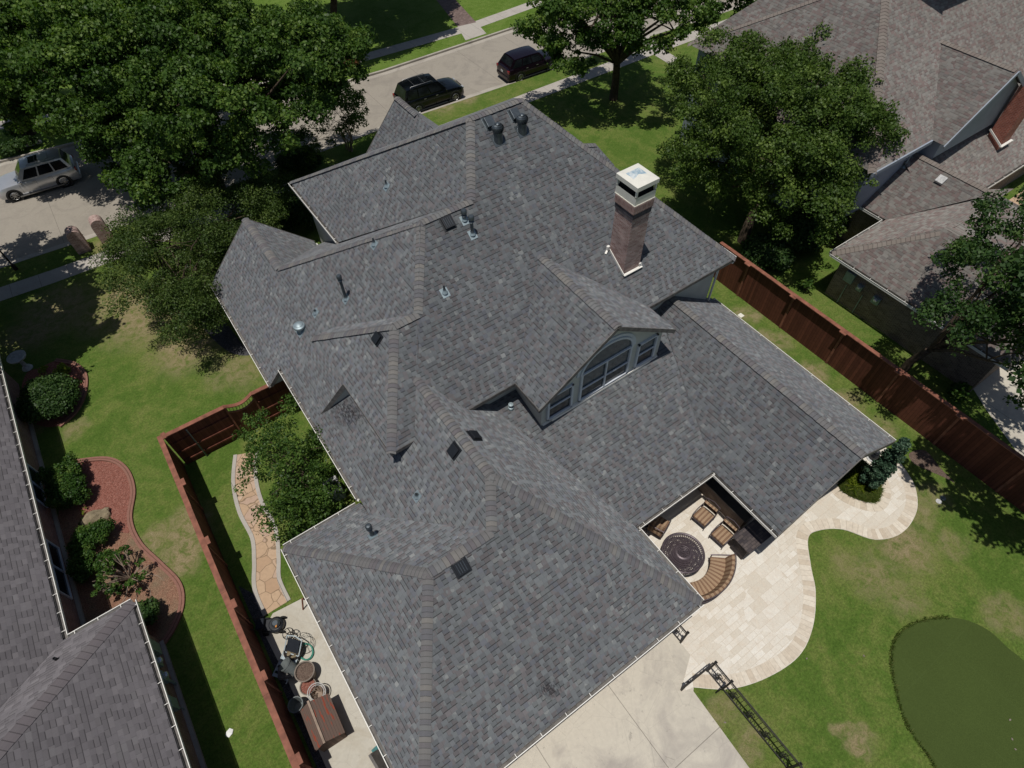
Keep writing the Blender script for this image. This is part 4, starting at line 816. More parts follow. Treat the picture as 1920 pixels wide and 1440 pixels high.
def meter(x, y, z, parent, sgn=1, w_=.35, h=.5, kind='round'):
    m_ = MB(); m_.box((x + sgn * .09, y, z), (.18, w_, h)); o = m_.build('meter_box', M['metal_lt'], parent, bevel=.015)
    if kind == 'round': q = MB(); q.lathe((x + sgn * .18, y, z + .08), [(.11, 0), (.11, .07), (.08, .11), (.001, .12)], 14, Matrix.Rotation(sgn * math.pi / 2, 3, 'Y')); q.build('meter_dial', M['clearlamp'], o, smooth=True)
    return o
meter(-7.50, 12.3, 1.1, HL, 1, .45, .75, 'box'); meter(-7.50, 11.65, 1.2, HL, 1, .28, .45); meter(-7.50, 11.1, 1.1, HL, 1, .34, .5); meter(-7.50, 10.1, 1.1, HL, 1, .42, .6, 'box')
for y_, r_ in ((11.1, .05), (10.1, .02)): m_ = MB(); m_.tube([(-7.42, y_, .9), (-7.42, y_, .02)], r_, 8); m_.build('conduit', M['metal_lt'], HL)
m_ = MB(); m_.lathe(Vector((-9.35, 12.55, 0)) + Vector((0, 0, 2.75 + pl * .85)), [(.05, -.1), (.05, .16), (.035, .16)], 10); m_.build('vent_pipe', M['black'], rl)
# ================================================================== RIGHT NEIGHBOUR
HR = thing('brick_house', 'tan brick house with mottled brown shingle roof and tall red chimney, at the upper right', 'house', (0, 0, 0))
zu = 5.6; pr = .62
xa, xb, ya = 27.02, 31.48, 10.86
ux, uy = 30.2, 12.0      # upper block: west eave x, south eave y
hk = 11.2; ht = (ux + hk * .82, uy + hk * .82, zu + hk * .62)
F = []
kx = 8.8; ridge_x = 34.7; zr = 2.75 + pr * (ridge_x - xb); 
F.append(([(xa, ya, 2.75), (xa, 1.6, 2.75), (xa + 3.2, 4.0, 2.75 + pr * 3.2), (xa + 3.2, ya - 3.0, 2.75 + pr * 3.2)], 'W'))
F.append(([(xa, ya, 2.75), (xa + 3.6, ya - 3.3, 2.75 + pr * 3.3), (ridge_x + 1, ya - 3.3, 2.75 + pr * 3.3), (ridge_x + 1, ya, 2.75)], 'N'))
F.append(([(xb, ya + 6, 2.75), (xb, ya, 2.75), (xb + 2.6, ya - 2.4, 2.75 + pr * 2.6), (ridge_x, ya - 3.2, zr), (ridge_x, ya + 6, zr)], 'W'))
F.append(([(ridge_x, 4.8, zr), (ridge_x, ya + 6, zr), (ridge_x + 3.2, ya + 6, 2.75), (ridge_x + 3.2, 4.8, 2.75)], 'E'))
F.append(([(xa + 3.2, 4.0, 2.75 + pr * 3.2), (xa, 1.6, 2.75), (29.2, 1.6, 2.75), (33, 4.0, 2.75 + pr * 3.2), (ridge_x, 7.5, zr)], 'S'))
F.append(([(xa + 3.2, 4.0, 4.734), (xa + 3.2, ya - 3.0, 4.734), (xa + 4.5, ya - 3.2, 4.78), (ridge_x, 7.6, zr), (ridge_x, 5.0, zr)], 'S'))
F.append(([(33.8, 9.35, 2.75), (56, 9.35, 2.75), (56, 14.2, 2.75 + .6 * 4.85), (33.8, 14.2, 2.75 + .6 * 4.85)], 'S'))
F.append(([(29.9, uy, zu), (60, uy, zu), (60, ht[1], ht[2]), ht], 'S'))
pw_ = (ht[2] - zu) / (ht[0] - 29.9); cB = onW(1290, 82, pw_, 29.9, zu); yN = cB.y; kN = yN + (cB.z - zu) / .62   # north-west corner of the big roof
zN = lambda y: cB.z + .62 * (yN - y)
hN = (ht[0], yN - (ht[2] - cB.z) / .62, ht[2])
F.append(([(29.9, uy, zu), ht, hN if hN[1] > ht[1] else ht, tuple(cB), (cB.x, 20.0, cB.z), (29.9, 18.0, zu)], 'W'))
F.append(([tuple(cB), hN, (60, hN[1], ht[2]), (60, yN, cB.z)], 'N'))
# cross gable facing the yard
gx, gz = 38.9, 8.3
F.append(([(gx, 11.3, gz), (gx - 4.0, 11.3, zu), (gx - 4.0, 12.2, zu), (gx, 17.2, gz)], 'W')); F.append(([(gx, 11.3, gz), (gx, 17.2, gz), (gx + 2.6, 13, 6.7), (gx + 2.6, 11.3, 6.7)], 'E'))
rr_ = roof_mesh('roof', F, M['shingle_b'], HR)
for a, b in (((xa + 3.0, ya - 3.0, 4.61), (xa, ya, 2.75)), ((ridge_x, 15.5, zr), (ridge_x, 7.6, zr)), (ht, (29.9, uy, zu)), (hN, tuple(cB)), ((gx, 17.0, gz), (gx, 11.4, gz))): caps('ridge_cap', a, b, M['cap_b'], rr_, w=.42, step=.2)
gutter((xa, 1.6), (xa, ya), (-1, 0), HR, 2.72); gutter((xa, ya), (xb - .1, ya), (0, 1), HR, 2.72); gutter((xb, ya + .1), (xb, ya + 5), (-1, 0), HR, 2.72); gutter((38.0, 9.35), (50, 9.35), (0, -1), HR, 2.72); gutter((xa, 1.6), (29.2, 1.6), (0, -1), HR, 2.72)
wm = MB(); wallbox(wm, 27.5, 33.5, 2.1, 10.4, 0, 2.68); wallbox(wm, 31.95, 55, 9.9, 17.7, 0, 2.8); wm.build('wall', M['brick_tan'], HR)
wm = MB(); wallbox(wm, 30.3, 58, 12.35, 17.8, 2.6, 5.5); wallbox(wm, cB.x + .5, 58, 16, yN - .5, 0, cB.z - .1); wm.face([(gx - 3.7, 11.6, 4.6), (gx + 2.5, 11.6, 4.6), (gx + 2.5, 11.6, 6.6), (gx, 11.6, gz - .12), (gx - 3.7, 11.6, zu + .1)]); wm.face([(gx - 3.7, 11.6, 4.0), (gx - 3.7, 12.4, 4.0), (gx - 3.7, 12.4, 5.6), (gx - 3.7, 11.6, 5.6)]); wm.build('upper_wall', M['bluegrey'], HR, weld=False)
mb = MB(); mb.bar((29.9, uy - .02, zu - .1), (gx - 4, uy - .02, zu - .1), .12, .2); mb.bar((gx - 4.0, 11.28, zu - .1), (gx, 11.28, gz - .1), .05, .2); mb.bar((gx, 11.28, gz - .1), (gx + 2.6, 11.28, 6.6), .05, .2); mb.build('fascia', M['bluegrey'], rr_)
meter(27.5, 9.6, 1.8, HR, -1, .5, .6, 'box'); meter(27.5, 8.9, 1.6, HR, -1, .3, .35); meter(27.5, 7.9, 1.5, HR, -1, .4, .4)
for y_ in (9.55, 8.6): m_ = MB(); m_.tube([(27.42, y_, 1.3), (27.42, y_, .02)], .025, 8); m_.build('conduit', M['metal_lt'], HR)
c_ = MB(); bx, by, hx_ = 41.3, 11.0, .50; wallbox(c_, bx - hx_, bx + hx_, by - .42, by + .42, 3.0, 9.2); wallbox(c_, bx - hx_ - .05, bx + hx_ + .05, by - .47, by + .47, 9.2, 9.5); c_.face([(bx - .55, by - .47, 9.5), (bx + .55, by - .47, 9.5), (bx + .55, by + .47, 9.5), (bx - .55, by + .47, 9.5)])
chR = c_.build('chimney', M['brick_red'], HR); q = MB(); wallbox(q, bx - hx_ - .02, bx + hx_ + .02, by - .44, by + .44, 8.5, 8.95); q.build('dark_brick_band', M['brick_dark'], chR); q = MB(); q.bar((bx - .6, by - .52, 3.8), (bx + .6, by - .52, 3.8), .14, .06); q.bar((bx - .56, by - .5, 3.82), (bx - .56, by + .5, 4.4), .04, .1); q.build('flashing', M['white'], chR)
LP = lambda px, py: onS(px, py, .6, 9.35)
def simple_pipe(P, h, r, parent, capr=0, mat='metal_dk'):
    m_ = MB(); m_.lathe(P, [(.15, -.05), (.05, .08), (r, .1), (r, h), (.001, h)], 12)
    if capr: m_.lathe(P, [(r, h - .02), (capr, h), (capr, h + .2), (.001, h + .22)], 12)
    return m_.build('vent_pipe', M[mat], parent, smooth=True)
P = LP(1739, 300); simple_pipe(P, 1.2, .045, rr_, .14, 'metal_lt'); simple_pipe(onW(1696, 312, pr, xb), .8, .035, rr_, 0, 'metal_lt')
P = onW(1764, 339, pr, xb); X = tilt(pr, 'W'); m_ = MB(); m_.box(P + X.col[2] * .1, (.42, .42, .16), ax=X); m_.build('box_vent', M['stone_wh'], rr_, bevel=.02)
for px in (1668, 1714): P = onS(px, 12, .62, uy, zu); simple_pipe(P, .7, .08, rr_, .13, 'stone_wh')
m_ = MB(); m_.lathe(A(1855, 33, 6.4), [(.001, -.12), (.10, -.08), (.13, 0), (.10, .08), (.001, .12)], 12); m_.build('flood_lamp', M['flood'], HR, smooth=True)
# the house beyond it
HB = thing('two_storey_house', 'blue grey sided house partly seen behind the brown roof in the upper right corner', 'house', (0, 0, 0))
p0 = A(1862, 37, 4.2); wm = MB(); wallbox(wm, p0.x, p0.x + 20, p0.y - 9, p0.y + 14, 0, 7.0); wm.build('wall', M['bluegrey'], HB); 
F = [([(p0.x - 1.5, p0.y - 5, 4.4), (p0.x - 1.5, p0.y + 1.5, 4.4), (p0.x + .6, p0.y - .8, 5.6), (p0.x + .6, p0.y - 5, 5.6)], 'W'), ([(p0.x - 1, p0.y - 10, 7), (p0.x + 21, p0.y - 10, 7), (p0.x + 14, p0.y + 2, 12), (p0.x + 6, p0.y + 2, 12)], 'S'), ([(p0.x - 1, p0.y - 10, 7), (p0.x + 6, p0.y + 2, 12), (p0.x - 1, p0.y + 15, 7)], 'W')]
roof_mesh('roof', F, M['shingle_c'], HB)
# ================================================================== FENCES
def fence_run(name, label, a, b, h, sgn, bumps, capw=.20, rails_side=0, post_t=()):
    """board fence from a to b; sgn = which side (left of a->b) the post caps stick out"""
    a, b = Vector((*a, 0)), Vector((*b, 0)); d = (b - a).normalized(); n_ = Vector((-d.y, d.x, 0)); t = thing(name, label, 'fence', tuple(a)); L = (b - a).length
    R = lambda u, v, z: d * u + n_ * v + Vector((0, 0, z)); seg = 2.4; k = 0; u = 0
    while u < L - .01:
        e = min(L, u + seg); m_ = MB(); 
        for v in (-.012, .012): m_.face([R(u, v, 0), R(e, v, 0), R(e, v, h - .03), R(u, v, h - .03)], [(u, 0), (e, 0), (e, h), (u, h)])
        m_.build('board_panel', M['fence'], t, weld=False); u = e
    m_ = MB(); n__ = max(1, int(L / 3.6))
    for i in range(n__):
        u0, u1 = L * i / n__, L * (i + 1) / n__; w_ = random.uniform(-.008, .008)
        m_.bar(R(u0, sgn * .03 + w_, h + .0), R(u1 - .006, sgn * .03 + w_, h), capw, .04)
    m_.build('cap_rail', M['fence_cap'], t)
    for q in bumps:
        m_ = MB(); m_.box(R(q, sgn * (.03 + capw * .5 + .05), h - .01), (.34, .17, .045), ax=Matrix((d, n_, Vector((0, 0, 1)))).transposed()); m_.box(R(q, sgn * .035, h / 2), (.10, .05, h - .05), ax=Matrix((d, n_, Vector((0, 0, 1)))).transposed()); m_.build('post', M['fence_cap'], t)
    if rails_side:
        for z in (.35, 1.0, 1.65): m_ = MB(); m_.bar(R(.05, rails_side * .045, z), R(L - .05, rails_side * .045, z), .04, .09); m_.build('rail', M['fence'], t)
        for q in post_t: m_ = MB(); m_.tube([R(q, rails_side * .10, 0), R(q, rails_side * .10, h - .15)], .035, 8); m_.build('steel_post', M['metal_dk'], t)
    return t
FX, FY = -4.47, 20.0
fence_run('board_fence', 'long red-brown board fence between the left lawn and the side slab', (FX, FY + .1), (FX, -8), 2.34, 1, [.08, 2.9 - .15, 5.75, 8.6, 11.45, 14.3, 17.2, 20, 23, 26])
fence_run('board_fence', 'short red-brown board fence left of the arched gate, facing the front lawn', (FX + .14, FY), (-1.72, FY), 2.34, -1, [], rails_side=-1, post_t=(.9,))
fence_run('board_fence', 'short red-brown fence piece between the arched gate and the house corner', (-.45, FY), (.98, FY), 2.34, -1, [], rails_side=-1)
fence_run('board_fence', 'long shaded red-brown board fence on the right, between the two back yards', (23.55, 15.0), (23.55, -14), 2.34, -1, [2.0, 4.9, 7.8, 10.7, 13.6, 16.5, 19.4, 22.3])
g_ = thing('garden_gate', 'arched red-brown garden gate with a lattice opening, leading to the flagstone path', 'gate', (-1.72, FY, 0))
m_ = MB(); W_ = 1.27; arch = lambda u: 2.34 - .26 * math.sin(math.pi * u / W_)
us = np.linspace(0, W_, 13)
for u0, u1 in zip(us[:-1], us[1:]): m_.face([(u0, 0, .08), (u1, 0, .08), (u1, 0, arch(u1) - .42), (u0, 0, arch(u0) - .42)], [(u0, 0), (u1, 0), (u1, 1), (u0, 1)])
m_.build('board_panel', M['fence'], g_, weld=False)
m_ = MB()
for u0, u1 in zip(us[:-1], us[1:]): m_.bar((u0, 0, arch(u0)), (u1, 0, arch(u1)), .18, .04); m_.bar((u0, 0, arch(u0) - .42), (u1, 0, arch(u1) - .42), .07, .05)
for x in (.03, W_ - .03): m_.box((x, 0, 1.18), (.07, .08, 2.3))
m_.build('gate_frame', M['fence_cap'], g_)
m_ = MB()
for x in np.linspace(.12, W_ - .12, 9): m_.tube([(x, 0, arch(x) - .42), (x + .04, 0, arch(x) - .2), (x, 0, arch(x) - .02)], .012, 5)
m_.build('lattice', M['fence_cap'], g_)
# ---------------- wrought iron railings
def iron_panel(parent, a, b, h=1.2, step=.16, scrolls=True, name='railing_panel'):
    a, b = Vector(a), Vector(b); d = b - a; L = d.length; d /= L; m_ = MB(); up = Vector((0, 0, 1)); n_ = Vector((-d.y, d.x, 0))
    for z, w_ in ((h, .04), (h - .14, .02), (.12, .035)): m_.bar(a + up * z, b + up * z, w_, w_)
    n = max(2, int(L / step))
    for i in range(n + 1): p = a + d * (L * i / n); m_.bar(p + up * .12, p + up * (h - .14 if i % 2 else h), .016, .016, (d.x, d.y, 0))
    if scrolls:
        k = max(1, int(L / .62)); X = Matrix((d, up, n_)).transposed()
        for i in range(k):
            c = a + d * (L * (i + .5) / k) + up * (h * .52)
            for s_ in (-1, 1):
                m_.torus(c + up * .12 * s_ + d * .05 * s_, .085, .012, 12, 5, X); m_.torus(c + up * .10 * s_ - d * .06 * s_, .055, .012, 10, 5, X)
                m_.torus(c + up * .22 * s_, .05, .010, 8, 5, X)
    return m_.build(name, M['iron'], parent, weld=False)
def iron_post(parent, p, h=1.28):
    m_ = MB(); m_.box((p[0], p[1], h / 2), (.065, .065, h)); m_.box((p[0], p[1], h + .02), (.10, .10, .03)); m_.lathe((p[0], p[1], h + .03), [(.03, 0), (.04, .04), (.001, .08)], 10); return m_.build('post', M['iron'], parent)
fa, fb, fc = A(1325.6, 1258.8), A(1353.8, 1293), A(1475, 1441)
t = thing('iron_railing', 'black wrought iron scroll railing running across the lawn beside the driveway', 'railing', tuple(fa)); loc = lambda p: Vector(p) - fa
iron_panel(t, loc(fa), loc(fb), scrolls=True)
n_ = 1; iron_panel(t, loc(fb), loc(fc)); iron_panel(t, loc(fc), loc(fc) + (fc - fb).normalized() * 1.6)
for p in (fa, fb, fc): iron_post(t, loc(p))
m_ = MB(); pf = loc(fb); m_.bar(pf + Vector((0, 0, 1.2)), pf + Vector((-.28, .05, .05)), .04, .02); m_.build('brace', M['iron'], t)
ga = A(1280, 1296); t = thing('iron_gate', 'black wrought iron gate standing open at the edge of the driveway', 'gate', tuple(fa + Vector((-.04, .05, 0)))); iron_panel(t, (0, 0, 0), tuple((ga - fa) * .96), scrolls=True, name='gate_leaf'); iron_post(t, tuple((ga - fa) * .98), 1.2)
pa, pb = A(1249, 1174), A(1275.8, 1205); t = thing('iron_railing', 'small black wrought iron railing panel by the garage corner and gutter', 'railing', tuple(pb)); iron_panel(t, tuple(pa - pb), (0, 0, 0)); iron_post(t, (0, 0))
# ================================================================== VEHICLES
def car(name, label, loc, rz, L, W, Hh, paintm, hood=.24, rear=.04, boxy=1.0, rails=False, moon=False, group=None, belt=None, wheel_r=.39):
    """x forward; lofted body"""
    t = thing(name, label, 'car', loc, rz, group); hb = belt or Hh * .60; zb = .26; W2_ = W / 2
    #      x/L   half-width  hood/belt height
    st = [(-.5, .80, hb * .80), (-.49, .92, hb * .95), (-.46, .97, hb), (-.3, 1.0, hb * 1.01), (-.1, 1.0, hb), (.08, 1.0, hb * .985), (.22, 1.0, hb * .955), (.34, .985, hb * .92), (.42, .95, hb * .87), (.47, .88, hb * .78), (.495, .76, hb * .62)]
    sec = []
    for x, w_, zt_ in st:
        w_ = w_ * W2_; X = x * L; sec.append([(X, -w_ * .90, zb), (X, -w_ * .985, zb + .12), (X, -w_, zb + (zt_ - zb) * .45), (X, -w_ * .985, zt_ * .90), (X, -w_ * .93, zt_ * .985), (X, -w_ * .80, zt_ * 1.012), (X, -w_ * .35, zt_ * 1.03), (X, w_ * .35, zt_ * 1.03), (X, w_ * .80, zt_ * 1.012), (X, w_ * .93, zt_ * .985), (X, w_ * .985, zt_ * .90), (X, w_, zb + (zt_ - zb) * .45), (X, w_ * .985, zb + .12), (X, w_ * .90, zb)])
    m_ = MB()
    for i in range(len(sec) - 1):
        for k in range(len(sec[0]) - 1): m_.face([sec[i][k], sec[i + 1][k], sec[i + 1][k + 1], sec[i][k + 1]])
        m_.face([sec[i][0], sec[i][-1], sec[i + 1][-1], sec[i + 1][0]])
    m_.face(sec[0]); m_.face(sec[-1][::-1])
    # greenhouse: (x at belt, x at roof)
    xr0, xr1 = -.47 * L, -.40 * L if boxy else -.36 * L; xf0, xf1 = .215 * L, .085 * L
    wb_, wr_ = W2_ * .93, W2_ * .76; z0, z1 = hb * .98, Hh
    def G(u, v, s): # u 0 rear..1 front at height v
        xa_ = xr0 + (xr1 - xr0) * v; xb_ = xf0 + (xf1 - xf0) * v; w2 = wb_ + (wr_ - wb_) * v; return Vector((xa_ + (xb_ - xa_) * u, s * w2 * (1 - .06 * (abs(u - .5) * 2) ** 4), z0 + (z1 - z0) * v - (.05 * (abs(u - .5) * 2) ** 3 if v > .9 else 0)))
    us_ = np.linspace(0, 1, 9)
    for s_ in (-1, 1):
        for i in range(8):
            for v0, v1 in ((0, .12), (.12, .88), (.88, 1)): m_.face([G(us_[i], v0, s_), G(us_[i + 1], v0, s_), G(us_[i + 1], v1, s_), G(us_[i], v1, s_)])
    for i in range(8):
        ca, cb = G(us_[i], 1, -1), G(us_[i], 1, 1); da, db = G(us_[i + 1], 1, -1), G(us_[i + 1], 1, 1); q = [Vector((0, 0, z)) for z in (0, .035, .05, .035, 0)]
        for k in range(4):
            t0, t1 = k / 4, (k + 1) / 4; m_.face([ca.lerp(cb, t0) + q[k], da.lerp(db, t0) + q[k], da.lerp(db, t1) + q[k + 1], ca.lerp(cb, t1) + q[k + 1]])
    for u in (0, 1): m_.face([G(u, 0, -1), G(u, 0, 1), G(u, .5, 1), G(u, .5, -1)]); m_.face([G(u, .5, -1), G(u, .5, 1), G(u, 1, 1), G(u, 1, -1)])
    body = m_.build('body', paintm, t, smooth=True)
    # glass
    def pane(nm, pts, off):
        g = MB(); g.face([Vector(p) + Vector(off) for p in pts]); return g.build(nm, M['carglass'], t)
    e_ = .016
    for s_ in (-1, 1):
        for (a_, b_) in ((.06, .30), (.33, .60), (.63, .90)): pane('side_window', [G(a_, .14, s_), G(b_, .14, s_), G(min(b_, .97 - .0), .86, s_) , G(a_, .86, s_)], (0, s_ * e_, 0))
    pane('windscreen', [G(1, .10, -.93), G(1, .10, .93), G(1, .93, .92), G(1, .93, -.92)], (e_, 0, e_ * .6)); pane('rear_window', [G(0, .30, -.9), G(0, .30, .9), G(0, .90, .9), G(0, .90, -.9)], (-e_, 0, 0))
    if moon: g = MB(); P_ = [G(.55, 1, -.55), G(.78, 1, -.55), G(.78, 1, .55), G(.55, 1, .55)]; g.face([p + Vector((0, 0, .055)) for p in P_]); g.build('sunroof', M['carglass'], t)
    g = MB(); 
    for u in (.3, .62): g.bar(G(u, 1, -.85) + Vector((0, 0, .05)), G(u, 1, .85) + Vector((0, 0, .05)), .014, .02)
    if rails:
        for s_ in (-1, 1): g.tube([G(.12, 1, s_ * .86) + Vector((0, 0, .04)), G(.16, 1, s_ * .86) + Vector((0, 0, .10)), G(.80, 1, s_ * .86) + Vector((0, 0, .10)), G(.85, 1, s_ * .86) + Vector((0, 0, .04))], .022, 8)
        g.build('roof_rails', M['alloy'], t, smooth=True)
    # wheels
    for sx in (-.285, .325):
        for s_ in (-1, 1):
            c = Vector((sx * L, s_ * (W2_ - .12), wheel_r)); X = Matrix.Rotation(s_ * -math.pi / 2, 3, 'X')
            a_ = MB(); a_.lathe(c, [(wheel_r + .075, -.06), (wheel_r + .075, .133), (wheel_r - .02, .125)], 26, X); a_.build('wheel_arch', M['black'], t)
            w_ = MB(); w_.lathe(c, [(wheel_r * .62, .10), (wheel_r * .93, .13), (wheel_r, .10), (wheel_r, -.10), (wheel_r * .9, -.12), (.05, -.12)], 26, X); wo = w_.build('wheel', M['rubber'], t, smooth=True)
            r_ = MB(); r_.lathe(c, [(wheel_r * .64, .135), (wheel_r * .60, .15), (wheel_r * .56, .12)], 26, X); r_.lathe(c, [(.001, .135), (.07, .132), (.07, .10)], 12, X)
            for k in range(10 if not boxy else 8): a0 = 2 * math.pi * k / (10 if not boxy else 8); v = X @ Vector((math.cos(a0), math.sin(a0), 0)); nn = X @ Vector((0, 0, 1)); r_.bar(c + nn * .125 + v * .05, c + nn * .125 + v * wheel_r * .60, .035, .03, tuple(nn))
            r_.build('rim', M['alloy'], wo); q = MB(); q.lathe(c, [(.001, .09), (wheel_r * .58, .09)], 20, X); q.build('brake_disc', M['dark_in'], wo)
    for s_ in (-1, 1):
        q = MB(); q.box((.485 * L, s_ * W2_ * .66, hb * .72), (.10, W * .17, .12)); q.build('headlight', M['clearlamp'], t, bevel=.02)
        q = MB(); q.box((-.488 * L, s_ * W2_ * .80, hb * .86), (.10, W * .13, .22)); q.build('tail_lamp', M['redlamp'], t, bevel=.02)
        q = MB(); q.box((.175 * L, s_ * (W2_ + .07), hb * 1.03), (.12, .20, .13)); q.build('mirror', paintm, t, bevel=.03)
        q = MB(); q.bar((-.27 * L, s_ * (W2_ + .012), zb + .02), (.27 * L, s_ * (W2_ + .012), zb + .02), .12, .05); q.build('side_step', M['alloy' if paintm is M['p_sil'] else 'black'], t)
        for xx in (.03, -.16): q = MB(); q.box((xx * L, s_ * (W2_ * .995 + .012), hb * .87), (.17, .03, .03)); q.build('door_handle', M['alloy'], t)
        for xx in (.205, .005, -.19):
            q = MB(); q.bar((xx * L, s_ * (W2_ + .0015), zb + .10), (xx * L, s_ * (W2_ * .988 + .0015), hb * .9), .008, .004, (0, 1, 0)); q.build('door_gap', M['dark_in'], t)
    q = MB(); q.box((.497 * L, 0, hb * .62), (.05, W * .42, .24)); q.build('grille', M['black'], t); q = MB(); q.box((-.50 * L, 0, .50), (.10, W * .84, .20)); q.build('bumper', paintm, t, bevel=.04)
    q = MB(); q.box((-.508 * L, 0, hb * .74), (.02, .32, .15)); q.build('number_plate', M['stone_wh'], t)
    q = MB(); q.box((0, 0, zb - .03), (L * .86, W * .8, .1)); q.build('underbody', M['black'], t); return t
zs = -.14
def mid(a, b): return (Vector(a) + Vector(b)) / 2
pw = mid(A(785.7, 208, zs), A(853, 190, zs)); car('parked_car', 'black SUV with silver roof rails parked by the kerb, its rear behind the roof peak', (20.45, 40.72, zs), rad(-2.2), 5.1, 2.0, 1.88, M['p_black'], rails=True, moon=True, belt=1.16, wheel_r=.41)
car('parked_car', 'dark maroon SUV with red tail lamp parked under the street tree', (29.15, 40.10, zs), rad(-2.2), 4.9, 1.95, 1.75, M['p_mar'], boxy=0, moon=False, belt=1.10)
car('parked_car', 'silver SUV with roof rack parked at the far kerb at the left edge', (-5.6, 46.95, zs), rad(175.5), 4.85, 1.9, 1.85, M['p_sil'], rails=True, moon=True, belt=1.12, wheel_r=.39)
# ================================================================== MAILBOXES, LAMP POST
def mailbox(p, label, r_=.36, h=1.15, rz=0):
    t = thing('mailbox', label, 'mailbox', (p[0], p[1], 0), rz, 'brick mailboxes by the kerb'); m_ = MB(); d = .34; pr = [(-r_, 0), (r_, 0)] + [(r_ * math.cos(a), h + r_ * math.sin(a)) for a in np.linspace(0, math.pi, 13)]
    for s_ in (-1, 1): m_.face([(x, s_ * d, z) for x, z in pr])
    for i in range(len(pr)): (x0, z0), (x1, z1) = pr[i], pr[(i + 1) % len(pr)]; m_.face([(x0, -d, z0), (x1, -d, z1), (x1, d, z1), (x0, d, z0)], [(i * .2, 0), (i * .2 + .2, 0), (i * .2 + .2, .7), (i * .2, .7)])
    m_.build('brick_pillar', M['brick'], t, weld=False); q = MB(); q.box((0, d + .01, h - .05), (.22, .04, .22)); q.build('mailbox_door', M['iron'], t); return t
mailbox(A(158, 468), 'left brick mailbox pillar with arched top, mostly in tree shade by the kerb'); mailbox(A(201, 447), 'right brick mailbox pillar with sunlit arched top beside the grass strip')
t = thing('lamp_post', 'dark iron lamp post at the left edge above the shaded street', 'lamp post', tuple(A(30, 505))); m_ = MB(); m_.lathe((0, 0, 0), [(.13, 0), (.11, .3), (.05, .4), (.04, 2.2), (.07, 2.25)], 12); m_.build('pole', M['iron'], t, smooth=True); m_ = MB(); m_.lathe((0, 0, 2.25), [(.08, 0), (.15, .35), (.19, .37), (.05, .55), (.02, .62)], 6); m_.build('lantern', M['iron'], t)
# ================================================================== TREES AND SHRUBS
def C(px, py, z, rx, ry=None, rz=None):
    p = A(px, py, z); return (p.x, p.y, z, rx, ry or rx, rz or rx * .7)
tree('oak_tree', 'huge dark green oak spreading over the street in the upper left', A(412, 352), [C(455, 190, 7.5, 4.6, 4.2, 2.6), C(575, 105, 7.5, 3.2, 3.2, 2.2), C(345, 90, 8.5, 4.8, 4.2, 2.6), C(215, 235, 6.0, 3.0, 2.6, 1.8), C(320, 320, 4.9, 2.8, 2.2, 1.5)], 8.5, .58, 500, .165, M['leaf_oak'], trunk_r=.34, limbs=22, seed=3, fork=.30, group=None)
tree('oak_tree', 'dark green oak at the far upper left corner, merging with the huge one', A(60, 250), [C(150, 130, 7, 4.4, 4.4, 3.0), C(60, 60, 7, 3.6, 3.6, 2.6), C(-10, 150, 6.5, 2.8, 2.6, 2.0), C(-60, 40, 7, 4, 4, 3), C(30, 200, 5.5, 1.6, 1.5, 1.1), C(240, 20, 8, 4.5, 4.2, 2.8)], 7.5, .62, 360, .19, M['leaf_oak'], trunk_r=.28, limbs=12, seed=4)
tree('crape_myrtle', 'small open multi-stemmed tree beside the front roof corner', A(650, 282), [C(620, 225, 3.0, 1.7, 1.7, 1.5), C(575, 270, 2.6, 1.0, 1.0, .9), C(665, 200, 3.0, 1.0, 1.0, 1.0)], 12, .36, 380, .12, M['leaf_olive'], trunk_r=.06, limbs=14, seed=5, stems=4, bark='bark_lt')
tree('evergreen_tree', 'olive green fine-leaved tree at the left corner of the brick house', A(330, 580), [C(325, 500, 3.4, 2.9, 3.0, 1.8), C(420, 410, 3.6, 2.9, 2.6, 1.6), C(280, 450, 3.4, 1.7, 1.7, 1.2), C(500, 370, 3.4, 1.6, 1.4, 1.2), C(350, 590, 2.6, 1.6, 1.5, 1.2)], 20, .46, 540, .085, M['leaf_fine'], trunk_r=.16, limbs=10, seed=6, inner=.5)
tree('street_tree', 'open oak with dark visible trunk over the maroon car', A(1150, 186), [C(1115, 30, 6.8, 3.4, 3.0, 1.8), C(1035, 45, 5.8, 2.1, 2.1, 1.3), C(1235, 20, 6.8, 3.2, 3.0, 1.8), C(1085, 100, 4.8, 1.6, 1.3, .9), C(1360, 5, 7, 2.6, 2.2, 1.4), C(1160, -60, 8, 4, 3.6, 2)], 8.5, .50, 380, .18, M['leaf_oak'], trunk_r=.27, limbs=20, seed=8, fork=.42, spread=.9)
tree('yard_tree', 'large rounded olive green tree between the two houses on the right', A(1392, 452), [C(1450, 230, 6.3, 4.3, 4.3, 2.6), C(1370, 170, 6.0, 3.2, 3.4, 2.3), C(1565, 270, 6.4, 2.9, 2.9, 2.1), C(1330, 280, 5.0, 2.6, 2.6, 1.8), C(1500, 370, 4.6, 2.4, 2.3, 1.5), C(1510, 130, 7.0, 1.6, 1.6, 1.7), C(1600, 180, 6.8, 1.6, 1.4, 1.4), C(1655, 260, 6.2, .9, .9, .9)], 10.5, .52, 470, .125, M['leaf_olive'], trunk_r=.26, limbs=20, seed=15, fork=.45)
tree('yard_tree', 'dark green tree over the brown roof at the right edge', (25.6, 4.6, 0), [C(1870, 530, 7.0, 2.0, 2.0, 1.5), C(1930, 450, 7.2, 2.2, 2.2, 1.8), C(1800, 590, 6.6, 1.05, 1.05, .8), C(1940, 620, 6.6, 1.6, 1.6, 1.2), C(1825, 450, 7.0, .7, .7, .7), C(1980, 700, 6.6, 1.8, 1.8, 1.2)], 10, .40, 450, .125, M['leaf_dark'], trunk_r=.18, limbs=12, seed=10)
